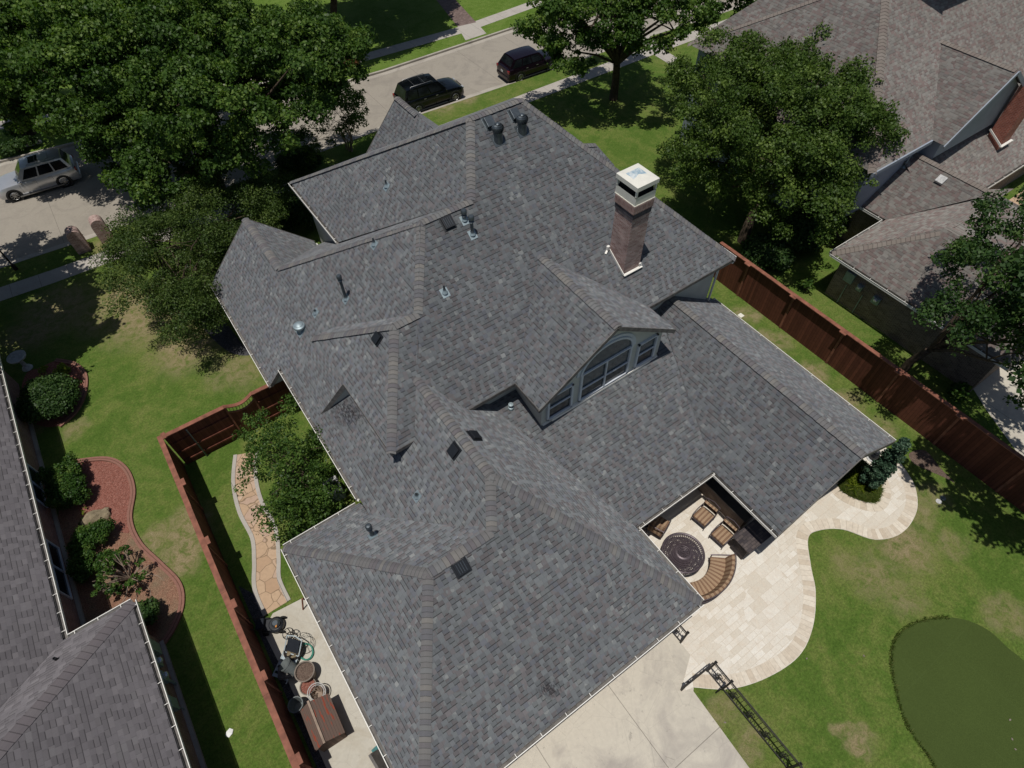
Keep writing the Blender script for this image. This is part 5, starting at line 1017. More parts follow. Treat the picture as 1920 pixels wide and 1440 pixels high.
tree('ornamental_tree', 'bright green leafy tree beside the flagstone path', A(560, 905), [C(545, 880, 3.0, 1.75, 1.95, 1.3), C(505, 815, 3.0, .95, .95, .8), C(590, 930, 2.4, 1.2, 1.3, 1.0), C(545, 960, 1.7, 1.25, 1.0, .8), C(460, 800, 2.9, .4, .4, .4), C(540, 765, 3.2, .35, .6, .4), C(610, 850, 2.6, .9, .9, .8)], 15, .33, 480, .095, M['leaf_oak'], trunk_r=.09, limbs=12, seed=11, stems=2)
# trees that stand outside the frame and shade what is in it
tree('oak_tree', 'dark oak above the far sidewalk at the top edge', (19.5, 55.0, 0), [(18, 56.5, 8.5, 5.2, 4.2, 2.6), (23.5, 54.5, 8.5, 4.4, 3.2, 2.4), (14.5, 57.5, 8, 4.0, 3.6, 2.4), (27.5, 55.5, 8.5, 2.6, 2.6, 1.8), (19.5, 50.3, 7.6, 3.6, 2.2, 1.4), (24.5, 51.0, 7.8, 3.0, 2.4, 1.4), (15.5, 51.5, 7.6, 2.6, 2.2, 1.4), (26, 59.5, 9, 4.0, 3.4, 2.2)], 6.5, .72, 300, .24, M['leaf_dark'], trunk_r=.3, limbs=12, seed=12)
def wx(x, y, z, rx, rz): return (x, y, z, rx, rx, rz)
tree('oak_tree', 'oak outside the left edge shading the front walk', (-13.5, 36.5, 0), [wx(-9, 38.2, 7.4, 2.9, 1.5), wx(-8.6, 32.8, 8.5, 2.3, 1.3), wx(-9.2, 35.0, 8.2, 2.4, 1.4), wx(-8.4, 31, 9, 1.9, 1.2), wx(-15.5, 35.5, 6, 3.6, 2.2), wx(-12.2, 31.0, 5.6, 3.0, 1.8), wx(-10.4, 32.2, 5.8, 2.4, 1.3), wx(-9.0, 30.4, 5.8, 1.5, .9), wx(-10, 29.5, 6, 2.0, 1.2), wx(-14.5, 38.0, 5.6, 2.2, 1.5), wx(-15, 31, 6, 3.5, 2)], 7, .62, 320, .24, M['leaf_dark'], seed=13, trunk_r=.26)
tree('oak_tree', 'oak beyond the right edge shading the back lawn', (25.3, -3.5, 0), [wx(22.0, -1.4, 8.6, 2.5, 1.4), wx(26, -4.6, 8.6, 3.2, 1.8), wx(22.3, -5.0, 8.4, 1.7, 1.1), wx(25.0, .8, 8.4, 2.3, 1.3)], 5, .6, 300, .24, M['leaf_dark'], seed=14, trunk_r=.26)
# dark undergrowth under the big right tree
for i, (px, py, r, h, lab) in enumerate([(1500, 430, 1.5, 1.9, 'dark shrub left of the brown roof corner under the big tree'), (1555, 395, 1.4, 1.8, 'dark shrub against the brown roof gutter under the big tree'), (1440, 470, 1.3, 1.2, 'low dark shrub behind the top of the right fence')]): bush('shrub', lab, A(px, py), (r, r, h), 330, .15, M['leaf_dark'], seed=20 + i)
bush('shrub', 'pale green fern-like shrub at the corner of the tan brick wall', A(1515, 532), (.55, .45, .8), 260, .13, M['leaf_hedge'], seed=24)
bush('shrub', 'feathery yellow green plant beneath the shaded corner of the tan wall', A(1800, 735), (.8, .5, .5), 160, .16, M['leaf_hedge'], seed=25)
# left neighbour's planting
bush('rounded_bush', 'big dark green clipped bush in the upper mulch bed', A(88, 745), (1.25, 1.35, 1.35), 560, .10, M['leaf_dark'], seed=30, k=5)
bush('hedge', 'rectangular light green hedge beside the house window', A(120, 908), (.75, 1.25, 1.15), 620, .085, M['leaf_hedge'], 'hedge', seed=31, boxy=True, k=8)
bush('rounded_bush', 'wide clipped bush beside the pale rock', A(172, 1003), (1.0, .62, .95), 620, .08, M['leaf_hedge'], seed=32, k=8); bush('rounded_bush', 'clipped bush running down beside the wall, below the wide one', A(152, 1055), (.55, 1.0, .9), 620, .08, M['leaf_hedge'], seed=33, k=8); bush('rounded_bush', 'small round bush right of the clipped bush by the wall', A(203, 1050), (.48, .48, .75), 620, .08, M['leaf_hedge'], seed=34, k=9)
bush('rounded_bush', 'dark glossy bush by the gutter corner of the lower left roof', A(272, 1152), (.68, .55, .95), 560, .11, M['leaf_dark'], seed=35, k=8)
bush('small_plant', 'round yellow green plant in the upper mulch bed', A(116, 692), (.42, .40, .45), 620, .075, M['leaf_yel'], 'plant', seed=36, k=14, stems=False); bush('small_plant', 'tiny yellow plant at the back of the dark clipped bush', A(82, 692), (.28, .28, .35), 560, .075, M['leaf_yel'], 'plant', seed=37, k=14, stems=False); bush('small_plant', 'small straggly plant below the round yellow one', A(138, 718), (.42, .35, .35), 260, .08, M['leaf_hedge'], 'plant', seed=38, k=10, stems=False)
bush('small_plant', 'small green plant left of the pale rock', A(155, 978), (.22, .2, .25), 260, .09, M['leaf_hedge'], 'plant', seed=39, k=20, stems=False); bush('small_plant', 'tiny plant in red mulch above the pale rock', A(158, 957), (.2, .2, .2), 200, .08, M['leaf_yel'], 'plant', seed=40, k=20, stems=False)
# sprawling rose-like shrub with bare limbs
pr0 = A(245, 1085); t = thing('straggly_shrub', 'sparse shrub with bare pale limbs and few leaves in the worn mulch', 'shrub', tuple(pr0)); rr = random.Random(5); m_ = MB(); bl = []
for i in range(22):
    a = rr.uniform(0, 6.28); L = rr.uniform(.5, 1.35); e = Vector((L * math.cos(a) * .8, L * math.sin(a) * .8, rr.uniform(.35, 1.25))); c = e * .5 + Vector((rr.uniform(-.12, .12), rr.uniform(-.12, .12), .1)); m_.tube([(0, 0, 0), c, e], [.04, .026, .012], 5)
    for q in range(3): e2 = c.lerp(e, rr.uniform(.3, 1)) + Vector((rr.uniform(-.25, .25), rr.uniform(-.25, .25), rr.uniform(0, .2))); m_.tube([c, e2], [.014, .006], 4); bl.append((*e2, .10, .10, .07))
m_.build('limbs', M['bark_lt'], t, weld=False); leaves('foliage', bl, 1100, .10, M['leaf_hedge'], t, seed=41)
for i in range(5):
    a = -2.2 + i * .55; pts = [Vector((.1 * math.cos(a), .1 * math.sin(a), .03)) + Vector((math.cos(a + .2 * math.sin(k)), math.sin(a + .2 * math.sin(k)), 0)) * k * .33 for k in range(5)]
    m_ = MB(); m_.tube(pts, [.025, .022, .018, .013, .007], 5); m_.build('surface_root', M['bark_lt'], t)
# rock, bird bath, litter
def rock(name, label, p, s, mat, seed=1, cat='rock'):
    bm = bmesh.new(); bmesh.ops.create_icosphere(bm, subdivisions=3, radius=1); rr = np.random.default_rng(seed); k = rr.normal(size=(5, 3))
    for v in bm.verts:
        f = 1 + .16 * sum(math.sin(2.2 * Vector(q).dot(v.co) + i) for i, q in enumerate(k)) / 2; v.co = Vector((v.co.x * s[0] * f, v.co.y * s[1] * f, max(v.co.z, -.3) * s[2] * f))
    for f in bm.faces: f.smooth = False
    me = bpy.data.meshes.new(name); bm.to_mesh(me); bm.free(); o = link(name, me, mat); o.location = (p[0], p[1], s[2] * .2); return tag(o, label, cat)
rock('landscape_rock', 'long flat pale rock behind the wide clipped bush', A(184, 972), (.62, .33, .28), M['rock'], 3)
t = thing('bird_bath', 'rough white stone bird bath in tree shade at the left edge', 'bird bath', tuple(A(52, 690))); m_ = MB(); m_.lathe((0, 0, 0), [(.25, 0), (.2, .1), (.1, .2), (.09, .6), (.2, .72)], 16); m_.build('pedestal', M['stone_wh'], t, smooth=True); m_ = MB(); m_.lathe((0, 0, .7), [(.15, 0), (.40, .10), (.44, .20), (.38, .20), (.15, .08), (.001, .07)], 22); m_.build('bowl', M['stone_wh'], t, smooth=True)
bm = bmesh.new(); 
m_ = MB(); P_ = [(0, 0, .03), (.14, .04, .06), (.20, .16, .02), (.12, .26, .05), (-.02, .22, .03), (-.08, .10, .06)]; m_.face([(.06, .13, .10)] + [P_[0], P_[1]]); 
for i in range(1, 6): m_.face([(.06, .13, .10), P_[i], P_[(i + 1) % 6]])
m_.face([(x, y, .012) for x, y, z in P_][::-1]); o = m_.build('litter', M['paper']); o.location = A(430, 1383); tag(o, 'crumpled white litter lying on the lawn beside the left fence', 'litter')
# conifer and ornamental grass bed
cb = A(1622, 912); t = thing('conifer', 'slim blue green conifer rising from the round patio bed', 'tree', tuple(cb)); bl = []; rr = np.random.default_rng(4)
for i in range(90): z = .35 + 3.1 * rr.random(); r_ = .34 * (1 - (z / 3.7) ** 1.6) + .06; a = rr.random() * 6.283; q = rr.random() ** .5; bl.append((r_ * q * math.cos(a) + .05 * z, r_ * q * math.sin(a), z, .15, .15, .17))
leaves('foliage', bl, 2600, .09, M['leaf_con'], t, seed=3, up=.3); m_ = MB(); m_.tube([(0, 0, 0), (.08, 0, 1.8), (.16, 0, 3.3)], [.06, .04, .01], 7); m_.build('trunk', M['bark'], t)
def grass_clump(name, label, cx, n, r_, h, mat, kind=None, cat='plant', seed=1, lean=.5, wdt=.014, poly=None):
    rr = np.random.default_rng(seed); N = n
    if poly is not None:
        P = np.array([(p[0] - cx[0], p[1] - cx[1]) for p in poly]); lo, hi = P.min(0), P.max(0); pts = []
        while len(pts) < N:
            q = lo + (hi - lo) * rr.random(2); ins = False
            for i in range(len(P)):
                a, b = P[i], P[i - 1]
                if (a[1] > q[1]) != (b[1] > q[1]) and q[0] < (b[0] - a[0]) * (q[1] - a[1]) / (b[1] - a[1] + 1e-9) + a[0]: ins = not ins
            if ins: pts.append(q)
        b0 = np.array(pts)
    else:
        a = rr.random(N) * 6.283; q = np.sqrt(rr.random(N)) * r_; b0 = np.stack([q * np.cos(a), q * np.sin(a)], 1)
    a = rr.random(N) * 6.283; d = np.stack([np.cos(a), np.sin(a)], 1); L = h * (.5 + rr.random(N)); le = lean * rr.random(N) * L; s = np.stack([-d[:, 1], d[:, 0]], 1) * wdt
    V = np.zeros((N, 5, 3)); V[:, 0, :2] = b0 - s; V[:, 1, :2] = b0 + s; V[:, 2, :2] = b0 + s * .7 + d * (le * .4)[:, None]; V[:, 3, :2] = b0 + d * le[:, None]; V[:, 4, :2] = b0 - s * .7 + d * (le * .4)[:, None]; V[:, 2, 2] = V[:, 4, 2] = L * .65; V[:, 3, 2] = L
    me = bpy.data.meshes.new(name); me.vertices.add(5 * N); me.vertices.foreach_set('co', V.astype(np.float32).ravel()); me.loops.add(5 * N); me.loops.foreach_set('vertex_index', np.arange(5 * N, dtype=np.int32)); me.polygons.add(N); me.polygons.foreach_set('loop_start', np.arange(0, 5 * N, 5, dtype=np.int32)); me.polygons.foreach_set('loop_total', np.full(N, 5, dtype=np.int32))
    uv = np.repeat(rr.random(N), 5); me.uv_layers.new(name='UVMap').data.foreach_set('uv', np.stack([uv, uv * 0], 1).astype(np.float32).ravel()); me.update(calc_edges=True)
    o = link(name, me, mat); o.location = (cx[0], cx[1], .02); return tag(o, label if not kind else None, cat if not kind else None, kind=kind)
ic = (sum(p.x for p in isl) / len(isl), sum(p.y for p in isl) / len(isl)); grass_clump('ornamental_grass', 'bright green spiky ground cover filling the round patio bed', ic, 14000, 1, .13, M['blade'], cat='plant', seed=5, lean=1.3, wdt=.014, poly=isl)
grass_clump('ornamental_grass', 'tuft of longer arching yellow green grass blades in the round patio bed', A(1603, 905), 500, .38, .26, M['leaf_yel'], cat='plant', seed=6, lean=1.8, wdt=.014)
# longer blades of lawn along the putting green, the fence and the paving
def fringe(path, n, h, w_, seed):
    rr = np.random.default_rng(seed); P = [Vector((p[0], p[1])) for p in path]; poly = []
    for i, p in enumerate(P): d = (P[min(i + 1, len(P) - 1)] - P[max(i - 1, 0)]).normalized(); poly.append(p + Vector((-d.y, d.x)) * w_)
    for i in reversed(range(len(P))): d = (P[min(i + 1, len(P) - 1)] - P[max(i - 1, 0)]).normalized(); poly.append(P[i] - Vector((-d.y, d.x)) * w_)
    return grass_clump('grass', None, (P[0].x, P[0].y), n, 1, h, M['blade'], kind='stuff', seed=seed, poly=poly, lean=.8, wdt=.008)
fringe(put[30:] + put[:14], 2600, .10, .06, 7)
# ================================================================== PATIO FURNITURE
def cushion(name, pts_w, parent, loc, dims, ax, stripe=(1, 0), mat='stripe'):
    m_ = MB(); w_, d_, h_ = dims; nx = 8; P = lambda u, v, z: Vector(loc) + ax @ Vector(((u - .5) * w_, (v - .5) * d_, z))
    g = lambda u, v: h_ * (.72 + .28 * (1 - abs(2 * u - 1) ** 4) * (1 - abs(2 * v - 1) ** 4))
    for i in range(nx):
        for j in range(nx):
            u0, u1, v0_, v1 = i / nx, (i + 1) / nx, j / nx, (j + 1) / nx; q = [(u0, v0_), (u1, v0_), (u1, v1), (u0, v1)]; m_.face([P(a, b, g(a, b)) for a, b in q], [(a * w_, b * d_) for a, b in q])
    for (a, b) in (((0, 0), (1, 0)), ((1, 0), (1, 1)), ((1, 1), (0, 1)), ((0, 1), (0, 0))): m_.face([P(*a, 0), P(*b, 0), P(*b, g(*b)), P(*a, g(*a))], [(a[0] * w_, 0), (b[0] * w_, 0), (b[0] * w_, .1), (a[0] * w_, .1)])
    return m_.build(name, M[mat], parent, smooth=True)
def chair(label, loc, rz):
    t = thing('patio_chair', label, 'chair', loc, rz, 'striped patio chairs around the fire table'); I = Matrix.Identity(3)
    m_ = MB(); m_.box((0, 0, .32), (.62, .62, .04)); 
    for sx in (-1, 1): m_.tube([(sx * .32, .34, .0), (sx * .33, .33, .58), (sx * .34, .0, .62), (sx * .33, -.30, .60), (sx * .31, -.36, 0)], .022, 7); m_.tube([(sx * .33, -.28, .35), (sx * .32, -.46, .92)], .02, 7)
    m_.tube([(-.32, -.46, .92), (0, -.50, .97), (.32, -.46, .92)], .022, 7); m_.tube([(-.3, .33, .3), (.3, .33, .3)], .02, 7); m_.build('frame', M['bronze'], t, smooth=True)
    cushion('seat_cushion', 0, t, (0, .03, .35), (.60, .60, .15), I); X = Matrix.Rotation(rad(72), 3, 'X'); cushion('back_cushion', 0, t, (0, -.30, .68), (.60, .56, .14), X); return t
tb = A(1281, 1036, .72)
def face_to(px, py, z=.45): p = A(px, py, z); d = Vector((tb.x - p.x, tb.y - p.y)); return (p.x, p.y, .03), math.atan2(d.y, d.x) - math.pi / 2
l, a = face_to(1320, 967); chair('striped patio chair nearest the inner corner of the patio roof', l, rad(97)); l, a = face_to(1355, 1002); chair('striped patio chair nearest the slate bar counter', l, rad(95)); l, a = face_to(1236, 983); chair('striped patio chair half hidden under the gutter, left of the fire table', l, rad(-70))
t = thing('fire_table', 'round dark bronze lattice fire table with a raised centre lid', 'table', (tb.x, tb.y, .022)); m_ = MB(); R0 = .80
m_.torus((0, 0, .68), R0, .045, 44, 8); m_.torus((0, 0, .69), .30, .03, 30, 6)
for r_ in (.40, .48, .56, .64, .72): m_.torus((0, 0, .69), r_, .013, 40, 6)
for k in range(56):
    a = 2 * math.pi * k / 56
    for sg in (-1, 1): m_.tube([((.30) * math.cos(a), .30 * math.sin(a), .69), (.55 * math.cos(a + sg * .17), .55 * math.sin(a + sg * .17), .692), (R0 * math.cos(a + sg * .33), R0 * math.sin(a + sg * .33), .68)], .015, 4, cap=False)
m_.build('lattice_top', M['bronze'], t, weld=False); m_ = MB(); m_.lathe((0, 0, 0), [(.40, 0), (.38, .1), (.24, .25), (.26, .5), (.36, .64), (.36, .66), (.001, .66)], 20); m_.build('pedestal', M['bronze'], t, smooth=True)
m_ = MB(); m_.lathe((0, 0, .70), [(.30, -.02), (.30, .05), (.24, .07)], 28); 
for r_ in (.06, .12, .18, .24): m_.torus((0, 0, .775), r_, .008, 24, 5)
for k in range(14): a = 2 * math.pi * k / 14; m_.tube([(.03 * math.cos(a), .03 * math.sin(a), .775), (.25 * math.cos(a), .25 * math.sin(a), .77)], .008, 4)
m_.build('centre_lid', M['bronze'], t, weld=False)
# curved bench
t = thing('curved_bench', 'curved bronze bench with brown striped cushions at the garage corner', 'bench', (tb.x, tb.y, .022)); m_ = MB(); s_ = MB(); b_ = MB(); A0, A1 = rad(-92), rad(-10)
bc = A(1345, 1092, .45); am = math.atan2(bc.y - tb.y, bc.x - tb.x); A0, A1 = am - rad(50), am + rad(38); RI, RO = 1.10, 1.80
N_ = 24; sgs = np.linspace(A0, A1, N_ + 1)
pol = lambda a, r, z: (r * math.cos(a), r * math.sin(a), z)
for a0_, a1_ in zip(sgs[:-1], sgs[1:]):
    u0, u1 = a0_ * 1.45 + 20, a1_ * 1.45 + 20
    prof = [(RI, .33), (RI, .44), (RI + .05, .48), (RO - .08, .47), (RO - .02, .44)]
    for (ra, za), (rb_, zb2) in zip(prof[:-1], prof[1:]): s_.face([pol(a0_, ra, za), pol(a1_, ra, za), pol(a1_, rb_, zb2), pol(a0_, rb_, zb2)], [(u0, 0), (u1, 0), (u1, .1), (u0, .1)])
    prof = [(RO - .14, .45), (RO - .10, .60), (RO + .02, .88), (RO + .10, .90), (RO + .14, .86), (RO + .06, .5)]
    for (ra, za), (rb_, zb2) in zip(prof[:-1], prof[1:]): b_.face([pol(a0_, ra, za), pol(a1_, ra, za), pol(a1_, rb_, zb2), pol(a0_, rb_, zb2)], [(u0, 0), (u1, 0), (u1, .1), (u0, .1)])
for sg, pr_ in ((A0, 1), (A1, -1)):
    s_.face([pol(sg, r, z) for r, z in [(RI, .33), (RI, .44), (RI + .05, .48), (RO - .08, .47), (RO - .02, .44), (RO - .02, .33)]]); b_.face([pol(sg, r, z) for r, z in [(RO - .14, .45), (RO - .10, .60), (RO + .02, .88), (RO + .10, .90), (RO + .14, .86), (RO + .06, .5)]])
s_.build('seat_cushion', M['stripe'], t, smooth=True); b_.build('back_cushion', M['stripe'], t, smooth=True)
for r, z in ((RI + .02, .30), (RO, .30), (RO + .16, .88), (RO + .14, .55)): m_.tube([pol(a_, r, z) for a_ in sgs], .022, 6)
for a_ in (A0 - .02, am, A1 + .02):
    m_.tube([pol(a_, RI + .03, 0), pol(a_, RI + .02, .33 if a_ == am else .62)], .024, 7); m_.tube([pol(a_, RO, 0), pol(a_, RO + .02, .4), pol(a_, RO + .16, .9)], .024, 7)
    if a_ != am: m_.tube([pol(a_, RI - .02, .62), pol(a_, (RI + RO) / 2, .66), pol(a_, RO + .08, .68)], .028, 7)
for a_ in sgs[::2]: m_.tube([pol(a_, RO + .08, .32), pol(a_, RO + .16, .88)], .009, 5)
m_.build('frame', M['bronze'], t, smooth=True)
# outdoor kitchen: dark counter along the roof edge with slate bar
q0, q1, q2, q3 = A(1386, 1010, 1.05), A(1403, 1036, 1.05), A(1462, 992, 1.05), A(1422, 968, 1.05)
t = thing('bar_counter', 'slate topped bar counter with dark pillar base at the open corner of the covered patio', 'counter', (12.95, 3.0, 0)); m_ = MB(); m_.box((.28, -.05, .55), (1.5, .62, .98)); m_.build('base', M['stone_dk'], t); m_ = MB(); m_.box((.30, -.05, 1.06), (1.75, .86, .06)); m_.build('counter_top', M['stone_dk'], t, bevel=.01)
t = thing('kitchen_counter', 'dark charcoal built-in counter under the patio roof edge', 'counter', (13.75, 5.3, 0)); m_ = MB(); m_.box((0, .1, .46), (.8, 3.6, .9)); m_.build('cabinet', M['brick_tan'], t); m_ = MB(); m_.box((0, .1, .94), (.9, 3.75, .05)); m_.build('counter_top', M['granite'], t, bevel=.01); m_ = MB(); m_.box((.05, .5, 1.05), (.55, .8, .2)); m_.build('grill', M['black'], t, bevel=.04)
t = thing('dark_lounge_chair', 'black framed chair in the deep shade of the inner patio corner', 'chair', (10.35, 6.0, .022), rad(160)); m_ = MB(); m_.tube([(-.35, .3, 0), (-.35, .25, .5), (-.38, -.3, .55), (-.3, -.5, .9), (.3, -.5, .9), (.38, -.3, .55), (.35, .25, .5), (.35, .3, 0)], .03, 8); m_.tube([(-.35, .25, .38), (.35, .25, .38)], .03, 8); m_.tube([(-.34, -.35, 0), (-.36, -.3, .55)], .028, 8); m_.tube([(.34, -.35, 0), (.36, -.3, .55)], .028, 8); m_.build('frame', M['iron'], t, smooth=True); cushion('seat_cushion', 0, t, (0, 0, .36), (.6, .55, .1), Matrix.Identity(3), mat='cush_dk')
p = A(1636, 858); t = thing('garden_urn', 'black round urn on a pale ring plate beside the far patio corner', 'urn', (p.x, p.y, .022)); m_ = MB(); m_.lathe((0, 0, 0), [(.14, 0), (.20, .12), (.21, .25), (.12, .38), (.15, .44), (.001, .40)], 18); m_.build('bowl', M['black'], t, smooth=True); m_ = MB(); m_.lathe((0, 0, 0), [(.001, .01), (.28, .01), (.30, .02), (.28, .03), (.26, .02)], 24); m_.build('plate', M['stone_wh'], t)
for px, py, mt, lab in ((1760, 940, 'stone_wh', 'round white valve cover in the back lawn near the right fence'), (1768, 934, 'pot_grey', 'round grey green valve cover touching the white one')): m_ = MB(); m_.lathe((0, 0, 0), [(.001, .025), (.10, .025), (.12, .01), (.12, 0)], 16); o = m_.build('valve_cover', M[mt]); o.location = A(px, py); tag(o, lab, 'valve cover')
m_ = MB(); m_.box((0, 0, .02), (.26, .26, .04)); o = m_.build('drain_cover', M['capmetal'], bevel=.01); o.location = A(1389, 592); tag(o, 'square cream drain cover in the grass strip beside the right gutter', 'drain cover')
rr = random.Random(3)
for i, (px, py) in enumerate([(1893, 1350), (1897, 1386), (1903, 1405), (1512, 1235), (1619, 1230), (1359, 1355)]):
    m_ = MB(); m_.face([(-.05, 0, .012), (0, -.03, .02), (.05, 0, .03), (0, .035, .02)]); o = m_.build('fallen_leaf', M['pot_tan']); p = A(px, py); o.location = (p.x, p.y, .012); o.rotation_euler = (0, 0, i * 1.1); tag(o, ['upper', 'middle', 'lower', None, None, None][i] and 'dry tan leaf lying on the putting green, %s of the three' % ['upper', 'middle', 'lower'][i] if i < 3 else ['dry leaf on the lawn just below the round patio edge', 'dry leaf on the lawn left of the putting green', 'dry leaf on the lawn between driveway and railing'][i - 3], 'leaf', 'fallen leaves')
# ================================================================== SIDE YARD CLUTTER
def at(px, py, z=0): return A(px, py, z)
# lawn mower
p = at(516, 1170, .3); t = thing('lawn_mower', 'black lawn mower with folded handle and orange trim by the end of the path', 'lawn mower', (p.x, p.y, .014), rad(-118)); m_ = MB(); m_.lathe((0, 0, .12), [(.30, 0), (.30, .12), (.22, .18), (.001, .18)], 18); m_.box((0, -.28, .2), (.42, .3, .16)); m_.build('deck', M['black'], t, bevel=.01); m_ = MB(); m_.lathe((.02, .05, .28), [(.15, 0), (.16, .12), (.10, .2), (.001, .2)], 14); m_.build('engine', M['metal_dk'], t, smooth=True); m_ = MB(); m_.box((.12, .1, .45), (.12, .06, .05)); m_.build('trim', M['orange'], t)
for x, y in ((-.26, .22), (.26, .22), (-.28, -.36), (.28, -.36)): m_ = MB(); m_.lathe((x, y, .11), [(.04, -.03), (.11, -.03), (.11, .03), (.04, .03)], 14, Matrix.Rotation(math.pi / 2, 3, 'Y')); m_.build('wheel', M['rubber'], t)
m_ = MB(); m_.tube([(-.2, -.4, .3), (-.2, -.95, .75), (.2, -.95, .75), (.2, -.4, .3)], .016, 7); m_.tube([(-.2, -.6, .45), (.2, -.6, .45)], .012, 6); m_.build('handle', M['iron'], t)
m_ = MB(); m_.box((-.02, -.52, .35), (.4, .3, .3)); m_.build('grass_bag', M['cush_dk'], t, bevel=.05)
# garden trimmer / iron stand next to it
p = at(545, 1192, .3); t = thing('hose_reel_stand', 'black iron stand between the mower and the pale chair', 'stand', (p.x, p.y, .014)); m_ = MB()
for a in range(6): m_.tube([(.18 * math.cos(a), .18 * math.sin(a), 0), (.1 * math.cos(a), .1 * math.sin(a), .35), (.2 * math.cos(a + .3), .2 * math.sin(a + .3), .6)], .016, 5)
m_.torus((0, 0, .35), .12, .02, 16, 6); m_.torus((0, 0, .58), .2, .015, 18, 6); m_.build('frame', M['iron'], t)
# pale plastic lounge chair leaning
p = at(540, 1232, .4); t = thing('folding_lounger', 'pale blue strap lounger lying folded beside the fence', 'lounger', (p.x, p.y, .2), rad(-52)); m_ = MB()
for s_ in (-1, 1): m_.tube([(s_ * .3, -.8, 0), (s_ * .3, .15, .05), (s_ * .3, .62, .45)], .022, 7)
m_.tube([(-.3, .62, .45), (0, .68, .48), (.3, .62, .45)], .022, 7); m_.tube([(-.3, .15, .05), (.3, .15, .05)], .02, 7); m_.build('frame', M['chair_pl'], t, smooth=True); m_ = MB(); m_.face([(-.24, .2, .09), (.24, .2, .09), (.24, .58, .42), (-.24, .58, .42)]); m_.build('dark_sling', M['cush_dk'], t)
for i in range(4): m_ = MB(); m_.box((0, -.05 - i * .2, .03 - i * .004), (.6, .11, .02)); m_.build('strap', M['chair_pl'], t)
# wire fire pit with stones
p = at(553, 1222, .1); t = thing('fire_bowl', 'iron fire bowl filled with grey stones next to the lounger', 'fire bowl', (p.x, p.y, .014)); m_ = MB(); m_.lathe((0, 0, 0), [(.12, .05), (.34, .2), (.36, .28), (.33, .27), (.1, .12), (.001, .12)], 20); m_.build('bowl', M['iron'], t, smooth=True); rr = random.Random(1); m_ = MB()
for i in range(34): a, q = rr.uniform(0, 6.28), rr.uniform(0, .28); m_.lathe((q * math.cos(a), q * math.sin(a), .22), [(.001, -.05), (.06, -.02), (.055, .03), (.001, .06)], 6)
m_.build('stones', M['rock'], t)
# green hose coil
p = at(574, 1222, .1); t = thing('hose_coil', 'coil of bright green garden hose on the slab beside the fire bowl', 'hose', (p.x, p.y, .03)); m_ = MB(); m_.tube([((.24 + .018 * math.sin(a * .37)) * math.cos(a), (.30 + .02 * math.cos(a * .5)) * math.sin(a), .02 + .0028 * a) for a in np.linspace(0, 6.28 * 5, 130)], .013, 6); m_.build('hose', M['hose'], t, smooth=True)
p = at(569, 1200, .2); t = thing('wire_hoop', 'thin round wire plant hoop leaning above the hose coil', 'hoop', (p.x, p.y, .05), 0); m_ = MB(); X = Matrix.Rotation(rad(25), 3, 'X'); m_.torus((0, 0, .15), .26, .008, 28, 5, X); m_.torus((0, -.2, .15), .3, .008, 28, 5, X)
for k in range(8): m_.tube([Vector((0, 0, .15)) + X @ Vector((.26 * math.cos(k * .785), .26 * math.sin(k * .785), 0)), Vector((0, -.2, .15)) + X @ Vector((.3 * math.cos(k * .785), .3 * math.sin(k * .785), 0))], .005, 4)
m_.build('hoop', M['iron'], t)
def pot(label, p, r, h, mat, fillm=None, name='planter_pot', cat='pot', tiltv=None, group=None):
    t = thing(name, label, cat, (p[0], p[1], .014), group=group); m_ = MB(); m_.lathe((0, 0, 0), [(r * .72, 0), (r * .96, h * .9), (r * 1.05, h * .92), (r * 1.05, h), (r * .93, h), (r * .88, h * .8), (r * .62, h * .3), (.001, h * .25)], 26); m_.build('bowl', M[mat], t, smooth=True)
    if fillm: m_ = MB(); m_.disc((0, 0, h * .86), r * .88); m_.build('soil', M[fillm], t)
    if tiltv: t.rotation_euler = tiltv; t.location.z = .18
    return t
p = at(575, 1262, .35); pot('large tan barrel planter behind the red mulch pot', p, .34, .62, 'pot_tan', 'soil', 'barrel_planter', 'planter')
p = at(552, 1256, .5); pot('blue grey bin lying open between the lounger and the barrel', p, .24, .6, 'pot_grey', None, 'garden_bin', 'bin', (rad(-35), rad(-25), 0))
p = at(578, 1287, .3); pot('round pot filled with red mulch', p, .28, .34, 'pot_tan', 'mulch')
p = at(555, 1322, .55); pot('dark blue grey empty tub behind the playhouse', p, .25, .62, 'pot_grey', None, 'garden_tub', 'tub')
p = at(537, 1262, .25); t = thing('flat_board', 'grey flat boards lying against the tan barrel', 'board', (p.x, p.y, .3), rad(-25)); m_ = MB(); m_.box((0, 0, 0), (.5, .42, .03)); m_.box((-.02, .03, .045), (.5, .40, .025)); m_.build('boards', M['gut_in'], t)
p = at(596, 1300, .4); t = thing('wicker_basket', 'basket of dry sticks with a white ring handle by the playhouse roof', 'basket', (p.x, p.y, .014)); m_ = MB(); m_.lathe((0, 0, 0), [(.22, 0), (.27, .3), (.25, .3), (.2, .1), (.001, .1)], 20); m_.build('bowl', M['bark_lt'], t); m_ = MB(); m_.torus((0, 0, .55), .30, .018, 30, 7, Matrix.Rotation(rad(22), 3, 'X')); m_.torus((0, 0, .53), .24, .014, 30, 7, Matrix.Rotation(rad(22), 3, 'X')); m_.build('ring_handle', M['stone_wh'], t); rr = random.Random(2); m_ = MB()
for i in range(16): a = rr.uniform(0, 6.28); m_.tube([(.1 * math.cos(a), .1 * math.sin(a), .15), (.22 * math.cos(a + 1), .22 * math.sin(a + 1), .36)], .012, 5)
m_.build('sticks', M['bark_lt'], t)
